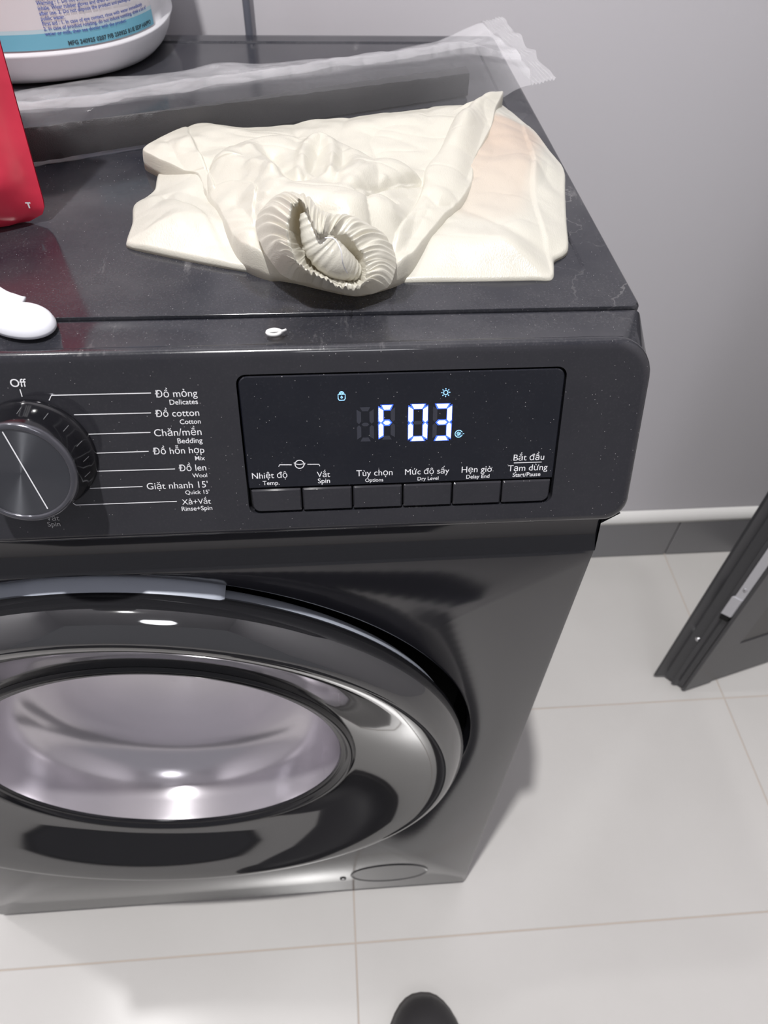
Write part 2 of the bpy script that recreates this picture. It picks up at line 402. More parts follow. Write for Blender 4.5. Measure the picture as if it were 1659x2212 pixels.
# display
def on_panel(name, poly, h0, h1, m, parent, ins=0.0006, r=None):
    pass
def slab(name, x0, x1, s0, s1, r, h0, h1, m, parent, bev=0.0005):
    rs = [[(x, s, h0) for x, s in rrect(x0, x1, s0, s1, r, 6)], [(x, s, h1-bev) for x, s in rrect(x0, x1, s0, s1, r, 6)],
          [(x, s, h1) for x, s in rrect(x0+bev, x1-bev, s0+bev, s1-bev, [max(q-bev, 1e-4) for q in r] if isinstance(r, tuple) else max(r-bev, 1e-4), 6)]]
    vs, fs = rings(rs, True, True, True)
    return mesh(name, vs, fs, m, True, parent, MP, autos=30)
BS = 0.5*(PU(540, 1057)[1]+PU(1185, 1034)[1])            # top of the button row
disp = slab('display_screen', SX0, SX1, BS+.0004, SS1, (0.0006, 0.0006, 0.004, 0.004), -0.0035, 0.0002, M_screen, wm)
bwid = (SX1-SX0-0.0010)/6
for k in range(6):
    bx = SX0+.0005+k*bwid
    rr = (0.004 if k == 0 else .0007, 0.004 if k == 5 else .0007, .0007, .0007)
    b = slab('touch_button', bx+.0004, bx+bwid-.0004, SS0+.0001, BS-.0004, rr, -0.0035, 0.0004, M_panel, wm, 0.0007)
bmo('button_well', box(SX0, SX1, SS0, SS1, -0.0045, -0.0038), M_dark, wm, MP)

# printed text on the panel
def text_extent(s):
    cu = bpy.data.curves.new('t', 'FONT'); cu.body = s; cu.size = 1.0
    t = bpy.data.objects.new('t', cu); C.objects.link(t); bpy.context.view_layer.update()
    me = bpy.data.meshes.new_from_object(t.evaluated_get(bpy.context.evaluated_depsgraph_get()))
    xs = [v.co.x for v in me.vertices]; ys = [v.co.y for v in me.vertices]; r = (min(xs), max(xs), max(ys))
    bpy.data.objects.remove(t); bpy.data.curves.remove(cu); bpy.data.meshes.remove(me); return r
def text_obj(name, s, p0, p1, m, parent, h=0.00025, weight=0.0, mid=None):
    horns = [i for i, ch in enumerate(s) if ch in 'ợờ']
    s = s.replace('ợ', 'ọ').replace('ờ', 'ò')
    hornx = [(text_extent(s[:i]+'o')[1]-0.03, text_extent('o')[2]) for i in horns]
    cu = bpy.data.curves.new(name, 'FONT'); cu.body = s; cu.size = 1.0; cu.extrude = 0.0; cu.offset = weight; cu.resolution_u = 4
    t = bpy.data.objects.new(name, cu); C.objects.link(t)
    bpy.context.view_layer.update()
    dg = bpy.context.evaluated_depsgraph_get(); me = bpy.data.meshes.new_from_object(t.evaluated_get(dg))
    bpy.data.objects.remove(t); bpy.data.curves.remove(cu)
    xs = [v.co.x for v in me.vertices]; x0, x1 = min(xs), max(xs)
    a, b = PU(*p0, h), PU(*p1, h)
    k = (b[0]-a[0])/(x1-x0)
    if hornx:                                    # the horn of the Vietnamese letter: a short hook at the upper right of the o
        bm = bmesh.new(); bm.from_mesh(me)
        for hx, hy in hornx:
            P_ = [(hx-.09, hy-.07), (hx-.01, hy-.035), (hx+.045, hy+.01), (hx+.055, hy+.075)]; w_ = .032
            lo = [bm.verts.new((px_+w_*.5, py_-w_*.9, 0)) for px_, py_ in P_]; hi = [bm.verts.new((px_-w_*.5, py_+w_*.3, 0)) for px_, py_ in P_]
            for i in range(3): bm.faces.new((lo[i], lo[i+1], hi[i+1], hi[i]))
        bm.to_mesh(me); bm.free()
    for v in me.vertices:
        v.co = Vector((a[0]+(v.co.x-x0)*k, (a[1]+b[1])/2+v.co.y*k, h))
    me.materials.clear(); me.materials.append(m)
    return link(name, me, parent, MP)
def line_obj(name, px, wd, m, parent, h=0.00025):
    P = [np.array(PU(*p, h)) for p in px]; vs = []; fs = []
    for i in range(len(P)):
        a = P[max(i-1, 0)]; b = P[min(i+1, len(P)-1)]; d = (b-a)/np.linalg.norm(b-a); q = np.array([-d[1], d[0]])*wd/2
        vs += [(*(P[i]+q), h), (*(P[i]-q), h)]
        if i: j = 2*i; fs.append((j-2, j-1, j+1, j))
    return mesh(name, vs, fs, m, False, parent, MP)
prog = [('Off', (24, 836), (59, 835), .012), ('Đồ mỏng', (336, 858), (427, 857), 0), ('Delicates', (367, 874), (428, 873), .01), ('Đồ cotton', (336, 900), (431, 899), 0), ('Cotton', (389, 916), (434, 915), .01),
        ('Chăn/mền', (334, 942), (436, 940), 0), ('Bedding', (384, 957), (438, 957), .01), ('Đồ hỗn hợp', (331, 981), (442, 979), 0), ('Mix', (422, 994), (443, 994), .01),
        ('Đồ len', (387, 1018), (446, 1016), 0), ('Wool', (416, 1031), (448, 1031), .01), ("Giặt nhanh 15'", (318, 1056), (450, 1054), 0), ("Quick 15'", (401, 1068), (453, 1066), .01),
        ('Xả+Vắt', (394, 1090), (456, 1088), 0), ('Rinse+Spin', (393, 1103), (459, 1102), .01), ('Vắt', (101, 1125), (129, 1124), 0), ('Spin', (104, 1138), (131, 1136), .01)]
for s, a, b, wt in prog:
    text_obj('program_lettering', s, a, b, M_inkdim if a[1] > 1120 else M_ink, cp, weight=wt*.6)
for px in ([(43, 841), (48, 857)], [(106, 865), (111, 854), (326, 849)], [(160, 896), (326, 892)], [(191, 938), (325, 934)], [(206, 979), (321, 975)], [(206, 1018), (378, 1013)], [(194, 1055), (308, 1051)], [(158, 1087), (164, 1091), (382, 1083)]):
    line_obj('program_line', px, 0.00042, M_ink, cp)
dt = [('Nhiệt độ', (545, 1034), (621, 1032), 0), ('Temp.', (568, 1048), (604, 1047), .01), ('Vắt', (685, 1031), (713, 1030), 0), ('Spin', (687, 1044), (713, 1043), .01), ('Tùy chọn', (770, 1028), (848, 1027), 0),
      ('Options', (789, 1041), (828, 1040), .01), ('Mức độ sấy', (875, 1025), (970, 1023), 0), ('Dry Level', (902, 1038), (947, 1036), .01), ('Hẹn giờ', (997, 1021), (1062, 1019), 0), ('Delay End', (1007, 1034), (1057, 1032), .01),
      ('Bắt đầu', (1109, 995), (1175, 993), 0), ('Tạm dừng', (1097, 1017), (1182, 1016), 0), ('Start/Pause', (1107, 1030), (1167, 1028), .01)]
HD = 0.00032
for s, a, b, wt in dt:
    text_obj('display_lettering', s, a, b, M_ink, disp, HD, weight=wt*.6)
line_obj('display_line', [(1110, 1000), (1170, 998)], 0.0004, M_ink, disp, HD)
line_obj('display_line', [(602, 1008), (604, 1004), (630, 1004)], 0.0004, M_ink, disp, HD)
line_obj('display_line', [(664, 1003), (689, 1003), (691, 1007)], 0.0004, M_ink, disp, HD)
def poly_icon(name, strokes, m, parent, wd=0.0003, h=HD):
    vs, fs = [], []
    for st in strokes:
        P = [np.array(p, float) for p in st]; cl = np.linalg.norm(P[0]-P[-1]) < 1e-7
        if cl: P = P[:-1]
        n = len(P); b0 = len(vs)
        for i in range(n):
            a = P[(i-1) % n] if cl or i else P[i]; b = P[(i+1) % n] if cl or i < n-1 else P[i]
            d = (b-a)/np.linalg.norm(b-a); q = np.array([-d[1], d[0]])*wd/2; vs += [(*(P[i]+q), h), (*(P[i]-q), h)]
        for i in range(n if cl else n-1):
            k = (i+1) % n; fs.append((b0+2*i, b0+2*i+1, b0+2*k+1, b0+2*k))
    return mesh(name, vs, fs, m, False, parent, MP)
def arc(c, r, a0, a1, n=20): return [(c[0]+r*math.cos(a0+(a1-a0)*k/n), c[1]+r*math.sin(a0+(a1-a0)*k/n)) for k in range(n+1)]
mm = 0.001
c = PU(647, 1003, HD)
poly_icon('drum_icon', [arc(c, 2.1*mm, 0, 2*PI, 28)+[], [(c[0]-2.6*mm, c[1]+.9*mm), (c[0]-1.4*mm, c[1]+.1*mm), (c[0], c[1]-.1*mm), (c[0]+1.4*mm, c[1]+.1*mm), (c[0]+2.7*mm, c[1]+.5*mm), (c[0]+2.2*mm, c[1]-.5*mm)]], M_ink, disp, 0.00042)
c = PU(738, 856, HD)
poly_icon('lock_icon', [[(c[0]-1.6*mm, c[1]+.9*mm), (c[0]-1.6*mm, c[1]-1.1*mm), (c[0]-1.1*mm, c[1]-1.9*mm), (c[0]+1.1*mm, c[1]-1.9*mm), (c[0]+1.6*mm, c[1]-1.1*mm), (c[0]+1.6*mm, c[1]+.9*mm), (c[0]-1.6*mm, c[1]+.9*mm)],
    arc((c[0], c[1]+1.1*mm), 1.05*mm, PI, 0, 12), arc((c[0], c[1]+1.1*mm), .5*mm, PI, 0, 8), [(c[0], c[1]+.25*mm), (c[0]+.4*mm, c[1]-.6*mm), (c[0], c[1]-1.0*mm), (c[0]-.4*mm, c[1]-.6*mm), (c[0], c[1]+.25*mm)]], M_ledicon, disp, 0.00034)
c = PU(963, 848, HD)
poly_icon('sun_icon', [arc(c, 1.0*mm, 0, 2*PI, 20)]+[[(c[0]+1.5*mm*math.cos(a), c[1]+1.5*mm*math.sin(a)), (c[0]+2.1*mm*math.cos(a), c[1]+2.1*mm*math.sin(a))] for a in [k*PI/4 for k in range(8)]], M_ledicon, disp, 0.00034)
c = PU(991, 937, HD)
poly_icon('dry_timer_icon', [arc(c, 1.75*mm, 0.4, 2*PI-.3, 26), arc(c, .45*mm, 0, 2*PI, 12), [(c[0]+1.9*mm, c[1]), (c[0]+2.6*mm, c[1]-.1*mm)]]+[[(c[0]+.7*mm*math.cos(a), c[1]+.7*mm*math.sin(a)), (c[0]+1.15*mm*math.cos(a), c[1]+1.15*mm*math.sin(a))] for a in [k*PI/4 for k in range(8)]], M_ledicon, disp, 0.0003)
# seven segment digits
def digit(tl, br_, on, off_m=M_ledoff):
    x0, s1 = PU(*tl, HD); x1, s0 = PU(*br_, HD); wd = x1-x0; ht = s1-s0; t = 0.0020; g = 0.0003
    sm = (s0+s1)/2
    def hseg(s, k):     # k: 1 top, -1 bottom, 0 middle
        if k == 1: return [(x0+t*.6+g, s), (x1-t*.6-g, s), (x1-t*1.15-g, s-t), (x0+t*1.15+g, s-t)]
        if k == -1: return [(x0+t*.6+g, s), (x1-t*.6-g, s), (x1-t*1.15-g, s+t), (x0+t*1.15+g, s+t)]
        return [(x0+t*.9+g, s), (x0+t*1.4+g, s+t*.45), (x1-t*1.4-g, s+t*.45), (x1-t*.9-g, s), (x1-t*1.4-g, s-t*.45), (x0+t*1.4+g, s-t*.45)]
    def vseg(xo, xi, sa, sb):   # outer x, inner x
        sg = 1 if sb > sa else -1
        return [(xo, sa+sg*t*.55), (xo, sb-sg*t*.6), (xi*.5+xo*.5, sb-sg*g*.8), (xi, sb-sg*t*.7), (xi, sa+sg*t*1.2)]
    seg = {'a': hseg(s1, 1), 'd': hseg(s0, -1), 'g': hseg(sm, 0), 'f': vseg(x0, x0+t, s1, sm), 'b': vseg(x1, x1-t, s1, sm), 'e': vseg(x0, x0+t, s0, sm), 'c': vseg(x1, x1-t, s0, sm)}
    for kk, P in seg.items():
        P = np.array(P); c = P.mean(0)
        lit = kk in on
        mesh('led_segment', [(*p, HD+.00012 if lit else HD) for p in P], [tuple(range(len(P)))], M_led if lit else off_m, False, disp, MP)
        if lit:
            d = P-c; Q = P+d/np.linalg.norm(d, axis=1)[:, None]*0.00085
            mesh('led_halo', [(*p, HD+.00006) for p in Q], [tuple(range(len(Q)))], M_ledrim, False, disp, MP)  # halo of the lit segment, painted as a larger glowing blue outline
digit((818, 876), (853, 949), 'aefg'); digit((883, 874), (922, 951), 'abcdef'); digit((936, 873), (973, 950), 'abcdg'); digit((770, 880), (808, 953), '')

# dial
DXc, DSc = 0.0135, 0.0476
MD = MP @ Matrix.Translation((DXc, DSc, 0))
dial = tag(empty('dial', tuple(PW(DXc, DSc, 0)))); dial.parent = wm; dial.matrix_parent_inverse = parent_world(wm).inverted()
def zlathe(prof, segs=128):
    rs = [[(r*math.cos(2*PI*k/segs), r*math.sin(2*PI*k/segs), z) for k in range(segs)] for r, z in prof]
    return rings(rs)
M_knob = mat('black_dial', (0.008, 0.008, 0.010), 0.12)
M_ring = mat('dark_chrome_ring', (0.10, 0.10, 0.115), 0.16, metal=0.6)
vs, fs = zlathe([(0.0262, 0.0003), (0.0268, 0.0006), (0.0268, 0.0016), (0.0262, 0.0026), (0.0250, 0.0045), (0.0238, 0.012), (0.0230, 0.0180), (0.0224, 0.0190)]); mesh('dial_skirt', vs, fs, M_knob, True, dial, MD, autos=50)
vs, fs = zlathe([(0.0232, 0.0178), (0.0236, 0.0188), (0.0234, 0.0200), (0.0224, 0.0209), (0.0212, 0.0210), (0.0206, 0.0206), (0.0204, 0.0200)]); mesh('dial_ring', vs, fs, M_ring, True, dial, MD, autos=50)
m = bpy.data.materials.new('spun_dial_face'); nt, b = nodes(m)
b.inputs['Base Color'].default_value = (0.16, 0.165, 0.18, 1); b.inputs['Metallic'].default_value = 1.0; b.inputs['Roughness'].default_value = 0.30; b.inputs['Anisotropic'].default_value = 0.95
tg = nt.nodes.new('ShaderNodeTangent'); tg.direction_type = 'RADIAL'; tg.axis = 'Z'; nt.links.new(tg.outputs[0], b.inputs['Tangent']); b.inputs['Anisotropic Rotation'].default_value = 0.25
vs, fs = zlathe([(0.0205, 0.0201), (0.015, 0.0201), (0.010, 0.0201), (0.005, 0.0201), (0.0001, 0.0201)]); mesh('dial_face', vs, fs, m, True, dial, MD)
# pointer line across the face
a1 = PU(3, 929, .0203); a2 = PU(103, 1099, .0203)
P1, P2 = np.array(a1)-np.array([DXc, DSc]), np.array(a2)-np.array([DXc, DSc])
def trimr(p, o):
    d = p-o; 
    while np.linalg.norm(p) > 0.0202: p = p-d*0.01
    return p
P1, P2 = trimr(P1, P2), trimr(P2, P1)
d = (P2-P1)/np.linalg.norm(P2-P1); q = np.array([-d[1], d[0]])*0.00026
mesh('pointer_line', [(*(P1+q), .0203), (*(P1-q), .0203), (*(P2-q), .0203), (*(P2+q), .0203)], [(0, 1, 2, 3)], M_ink, False, dial, MD)
# faint ticks on the skirt
for a in [math.radians(x) for x in (118, 88, 62, 40, 20, 2, -16)]:
    vs = []
    for r, z in ((0.0249, 0.0056), (0.0241, 0.0112)):
        for s_ in (-1, 1): vs.append((r*math.cos(a+s_*.0022), r*math.sin(a+s_*.006), z))
    mesh('dial_tick', vs, [(0, 1, 3, 2)], M_inkdim, False, dial, MD)

# door
door = tag(empty('door', (DX, YB, DZ))); door.parent = wm; door.matrix_parent_inverse = parent_world(wm).inverted()
RO = 0.2435
vs, fs = lathe([(0.236, 0.013), (0.2395, 0.012), (RO-.0004, 0.0065), (RO, 0.001), (RO-.0005, -0.003), (RO-.002, -0.0066), (RO-.0045, -0.0105), (RO-.0085, -0.0155), (RO-.0115, -0.0178), (RO-.015, -0.0188), (RO-.019, -0.0183),
                (0.214, -0.0145), (0.200, -0.0085), (0.184, -0.0015), (0.170, 0.0045), (0.160, 0.0085), (0.1565, 0.0094)], DX, DZ, 256)
mesh('door_frame', vs, fs, M_door, True, door)
vs, fs = lathe([(0.1565, 0.0092), (0.1550, 0.0075), (0.1525, 0.0066), (0.1500, 0.0074), (0.1485, 0.0095), (0.1472, 0.0105), (0.1455, 0.0100), (0.1440, 0.0115), (0.1435, 0.014)], DX, DZ, 256)
mesh('inner_ring', vs, fs, M_knob, True, door)
vs, fs = lathe([(0.1436, 0.013), (0.1430, 0.017), (0.1415, 0.030), (0.139, 0.045), (0.134, 0.058), (0.125, 0.068), (0.112, 0.074), (0.095, 0.078), (0.07, 0.081), (0.04, 0.0826), (0.02, 0.083), (0.0005, 0.0832)], DX, DZ, 256)
mesh('glass_bowl', vs, fs, M_glass, True, door)
vs, fs = lathe([(0.225, 0.022), (0.2335, 0.022), (0.2350, 0.020), (0.2365, 0.0145), (0.2365, 0.0125), (0.234, 0.0115)], DX, DZ, 200)
mesh('rear_ring', vs, fs, M_liner, True, door, autos=50)
a_e = math.asin((0.083)/0.2435)
rs = []; NA = 120
for k in range(NA+1):
    a = -1.2+(a_e+1.2)*k/NA
    t = (a_e-a)*0.2425; rr = 0.2425 if t > .006 else 0.2400+0.0025*math.sqrt(max(0, 1-((.006-t)/.006)**2))
    # shallow finger notch near the top
    nn = math.exp(-((a+0.16)/0.055)**4)*0.0022; rr -= nn
    rs.append([(DX+r*math.sin(a), y, DZ+r*math.cos(a)) for r, y in ((0.238, 0.036), (rr-.001, 0.036), (rr, 0.034), (rr, 0.009), (rr-.001, 0.0075), (0.236, 0.0075))])
vs, fs = rings(rs, False); fs.append([i for i in range(6)]); fs.append([NA*6+i for i in range(6)][::-1])
mesh('latch_block', vs, fs, M_liner, True, door, autos=50)

# filter cap outline and screw at the foot of the front
def FB(u, v):
    d = ray(u, v); t = (YB-CP[1])/d[1]; q = CP+d*t; return q[0], q[2]
c0, c1 = FB(757, 1893), FB(925, 1879); cm = FB(843, 1868); cb = FB(840, 1902)
cxm, czm = (c0[0]+c1[0])/2, (cm[1]+cb[1])/2; rx, rz = (c1[0]-c0[0])/2, (cm[1]-cb[1])/2
rs = []
for k_, y in ((1.0, YB-.0001), (0.985, YB-.0009), (0.97, YB-.0009), (0.955, YB-.0002), (0.9, YB-.0002), (0.0, YB-.0002)):
    rs.append([(cxm+rx*k_*math.cos(2*PI*j/64), y, czm+rz*k_*math.sin(2*PI*j/64)) for j in range(64)])
vs, fs = rings(rs); mesh('filter_cap', vs, fs, M_cap, True, wm, autos=60)
c = FB(741, 1898)
bm = bmesh.new(); bmesh.ops.create_circle(bm, cap_ends=True, segments=24, radius=0.0040)
for v in bm.verts: v.co = Vector((c[0]+v.co.x, YB-.0003, c[1]+v.co.y*1.7))
bmo('screw_hole', bm, M_dark, wm)
bm = bmesh.new(); bmesh.ops.create_circle(bm, cap_ends=True, segments=16, radius=0.0016)
for v in bm.verts: v.co = Vector((c[0]+v.co.x, YB-.0006, c[1]+v.co.y*1.7))
bmo('screw', bm, M_metal, wm)

# ================================================================== SATIN CLOTH
def seg_dist(X, Y, P):
    best = np.full(X.shape, 1e9)
    for (a, b) in zip(P[:-1], P[1:]):
        d = b-a; L2 = d @ d+1e-12; t = np.clip(((X-a[0])*d[0]+(Y-a[1])*d[1])/L2, 0, 1)
        best = np.minimum(best, np.hypot(X-a[0]-t*d[0], Y-a[1]-t*d[1]))
    return best
def smoothn(X, Y, sc_, seed, amp):
    out = np.zeros(X.shape)
    for i in np.ndindex(X.shape):
        out[i] = noise.noise(Vector((X[i]*sc_+seed, Y[i]*sc_, seed*1.7)))
    return out*amp
M_satin = bpy.data.materials.new('cream_satin'); nt, b = nodes(M_satin)
tc = nt.nodes.new('ShaderNodeTexCoord')
at = nt.nodes.new('ShaderNodeAttribute'); at.attribute_name = 'peach'
mx = nt.nodes.new('ShaderNodeMix'); mx.data_type = 'RGBA'
mx.inputs[6].default_value = (0.64, 0.62, 0.545, 1); mx.inputs[7].default_value = (0.58, 0.47, 0.38, 1)
nt.links.new(at.outputs['Fac'], mx.inputs[0]); nt.links.new(mx.outputs[2], b.inputs['Base Color'])
b.inputs['Roughness'].default_value = 0.30; b.inputs['Specular IOR Level'].default_value = 0.9; b.inputs['Sheen Weight'].default_value = 0.15
n1 = noise_fac(nt, tc, 1500, 2, stretch=(1, .35, 1)); n2 = noise_fac(nt, tc, 160, 3)
trn = nt.nodes.new('ShaderNodeBsdfTranslucent'); trn.inputs[0].default_value = (0.85, 0.74, 0.52, 1); mxs = nt.nodes.new('ShaderNodeMixShader'); mxs.inputs[0].default_value = 0.17
nt.links.new(b.outputs[0], mxs.inputs[1]); nt.links.new(trn.outputs[0], mxs.inputs[2]); nt.links.new(mxs.outputs[0], nt.nodes['Material Output'].inputs['Surface'])
bp = nt.nodes.new('ShaderNodeBump'); bp.inputs['Strength'].default_value = 0.40; bp.inputs['Distance'].default_value = 0.0003
nt.links.new(math_node(nt, 'ADD', n1, n2), bp.inputs['Height']); nt.links.new(bp.outputs['Normal'], b.inputs['Normal'])

def sheet(name, outline, centre, T, z0, feats, parent, nb=420, nr=84, edge=0.007, jit=0.0006, zfar=None, m=M_satin, sx=4, peach=None, tz=None, rim=(0.18, 0.0018, 0.034)):
    """A folded pad of cloth: outline and creases placed on the lid, thickness T, rounded rim."""
    o = np.array(outline, float); vmin, vmax = o[:, 1].min(), o[:, 1].max()
    zf = T*0.75 if zfar is None else zfar
    cv = catmull([(u, v) for u, v in outline], sx)
    pts = []
    for u, v in cv:
        k = np.clip((vmax-v)/(vmax-vmin), 0, 1); pts.append(U(u, v, z0+0.002+zf*k)[:2])
    B = resample(np.array(pts), nb); c = U(*centre, z0+T*.7)[:2]
    s = 1-(1-np.linspace(0, 1, nr))**1.25
    X = c[0]+s[:, None]*(B[None, :, 0]-c[0]); Y = c[1]+s[:, None]*(B[None, :, 1]-c[1])
    R = np.linalg.norm(B-c, axis=1)[None, :]
    dd = (1-s[:, None])*R                      # distance to the rim
    e_ = np.clip(dd/rim[1], 0, 1); e2_ = np.clip(dd/rim[2], 0, 1); prof = rim[0]*np.sqrt(np.clip(1-(1-e_)**2, 0, 1))+(1-rim[0])*(e2_*e2_*(3-2*e2_)*.6+.4*(1-(1-e2_)**2))
    TT = T if tz is None else tz(X, Y, T, dd)
    Z = TT*np.ones_like(X)
    for kind, px, wd, amp in feats:
        if kind == 'layer':
            P = np.array([U(u, v, z0+T)[:2] for u, v in px]); P = catmull(P, 4); Pc = np.vstack([P, P[:1]])
            D = seg_dist(X, Y, list(Pc)); ins = np.zeros(X.shape, bool)
            for a_, b_ in zip(Pc[:-1], Pc[1:]):
                c_ = ((a_[1] > Y) != (b_[1] > Y)) & (X < (b_[0]-a_[0])*(Y-a_[1])/(b_[1]-a_[1]+1e-15)+a_[0]); ins ^= c_
            q_ = np.clip(np.where(ins, D, 0)/wd, 0, 1); Z = Z+amp*np.sqrt(1-(1-q_)**2)
            continue
        P = [U(u, v, z0+T)[:2] for u, v in (px if len(px) > 1 else [px[0], (px[0][0]+.5, px[0][1])])]
        if len(P) > 2: P = list(catmull(P, 5, False))
        D = seg_dist(X, Y, P)
        if kind == 'r': Z = Z+amp*np.exp(-(D/wd)**2)
        elif kind == 'v': Z = Z-amp*np.exp(-(D/wd)**1.3)
        elif kind == 'step':                   # the cloth is higher on the left of the line walked
            sg = np.zeros_like(X); best = np.full(X.shape, 1e9)
            for a_, b_ in zip(P[:-1], P[1:]):
                d_ = b_-a_; L2 = d_ @ d_+1e-12; t_ = np.clip(((X-a_[0])*d_[0]+(Y-a_[1])*d_[1])/L2, 0, 1)
                dx, dy = X-a_[0]-t_*d_[0], Y-a_[1]-t_*d_[1]; ds = np.hypot(dx, dy)
                cr = (d_[0]*dy-d_[1]*dx); up = ds < best; best = np.where(up, ds, best); sg = np.where(up, np.sign(cr), sg)
            sd = best*sg
            f = np.where(sd > 0, np.exp(-(sd/wd)**1.5)*1.0, np.exp(-(sd/0.0016)**2)*1.0)
            Z = Z+amp*f
    Z = Z+smoothn(X, Y, 30, sx+T*100, 0.0014)+smoothn(X, Y, 90, 3+T*100, jit)
    rg = np.abs(smoothn(X*1.0, Y*0.6, 24, 11+T*50, 1.0)); Z = Z-0.0013*np.exp(-(rg/0.12)**1.3)     # soft random creases
    rg = np.abs(smoothn(X*0.7+Y*.5, Y, 40, 17+T*50, 1.0)); Z = Z-0.0004*np.exp(-(rg/0.10)**1.3)
    Z = z0+Z*prof
    # scalloped hem where the rim meets the lid
    vs = [(X[i, j], Y[i, j], Z[i, j]) for i in range(nr) for j in range(nb)]
    fs = []
    for i in range(nr-1):
        for j in range(nb):
            k = (j+1) % nb
            if i == 0: fs.append((nb+j, nb+k, 0)) 
            else: fs.append((i*nb+j, (i+1)*nb+j, (i+1)*nb+k, i*nb+k))
    b0 = len(vs)
    for j in range(nb): vs.append((X[-1, j]*.985+c[0]*.015, Y[-1, j]*.985+c[1]*.015, z0))
    for j in range(nb):
        k = (j+1) % nb; fs.append(((nr-1)*nb+j, b0+j, b0+k, (nr-1)*nb+k))
    ob = mesh(name, vs, fs, m, True, parent)
    bm = bmesh.new(); bm.from_mesh(ob.data)
    loose = [v for v in bm.verts if not v.link_faces]; bmesh.ops.delete(bm, geom=loose, context='VERTS')
    bmesh.ops.recalc_face_normals(bm, faces=bm.faces); bm.to_mesh(ob.data); bm.free()
    if peach:
        ly = ob.data.attributes.new('peach', 'FLOAT', 'POINT')
        q = [peach(v.co.x, v.co.y) for v in ob.data.vertices]; ly.data.foreach_set('value', q)
    return ob
cloth_root = tag(empty('satin_cloth', tuple(U(740, 430, TZ))), 'folded cream satin cover with a ruched elastic cuff lying on the washing machine', 'cloth')
pc0, pc1, pc2 = U(1105, 240, TZ+.02)[:2], U(1075, 330, TZ+.02)[:2], U(1055, 400, TZ+.02)[:2]
def peachf(x, y):
    D = float(seg_dist(np.array([x]), np.array([y]), [pc0, pc1, pc2])[0])
    fade = min(1, max(0, (y-pc2[1]+.02)/(pc0[1]-pc2[1])))
    return max(0.0, min(1.0, (0.026-D)/0.010))*(0.25+.75*fade)
A_out = [(283, 428), (281, 470), (270, 508), (276, 522), (340, 538), (420, 556), (500, 572), (600, 588), (750, 606), (900, 606), (1050, 604), (1150, 602), (1193, 601), (1199, 578), (1200, 556), (1222, 542), (1231, 524), (1228, 470), (1226, 400), (1224, 345),
         (1195, 305), (1165, 262), (1138, 236), (1090, 196), (1076, 204), (1040, 222), (960, 224), (870, 232), (760, 246), (620, 262), (520, 268), (430, 264), (370, 290), (345, 330), (333, 362), (328, 392), (306, 412)]
featsA = [('r', [(300, 500), (420, 515), (560, 545)], 0.010, 0.003), ('v', [(330, 420), (380, 400), (470, 430)], 0.006, 0.002),
          ('layer', [(1136, 238), (1133, 262), (1142, 300), (1152, 345), (1150, 380), (1158, 430), (1182, 500), (1202, 552), (1222, 545), (1240, 524), (1240, 400), (1238, 345), (1205, 300), (1165, 250)], 0.0018, 0.0022),
          ('layer', [(330, 360), (340, 400), (420, 440), (470, 500), (520, 580), (400, 560), (270, 530), (260, 500), (275, 420)], 0.012, 0.0030),
          ('v', [(1158, 345), (1180, 360), (1200, 380)], 0.004, 0.0015), ('r', [(1165, 300), (1205, 345)], 0.006, 0.002),
          ('r', [(940, 560), (1050, 540), (1150, 535)], 0.018, 0.003), ('r', [(1060, 360), (1100, 350), (1140, 352)], 0.012, 0.0025), ('v', [(1000, 440), (1060, 420), (1130, 400)], 0.012, 0.002),
          ('r', [(1215, 400), (1222, 480)], 0.008, 0.003)]
sheet('folded_underlayer', A_out, (760, 420), 0.0120, TZ, featsA, cloth_root, peach=peachf, edge=0.0065, nb=560, nr=110)
B_out = [(424, 388), (440, 430), (468, 478), (492, 530), (520, 566), (572, 592), (640, 606), (700, 622), (770, 636), (830, 622), (872, 604), (900, 582), (935, 540), (968, 495), (1002, 455), (1024, 408), (1028, 358), (1046, 318), (1066, 270), (1074, 232),
         (1090, 192), (1062, 202), (1036, 220), (1000, 214), (930, 222), (860, 232), (760, 244), (680, 250), (600, 262), (520, 268), (470, 262), (432, 258), (400, 268), (372, 283), (340, 300), (312, 312), (305, 328), (330, 345), (392, 376)]
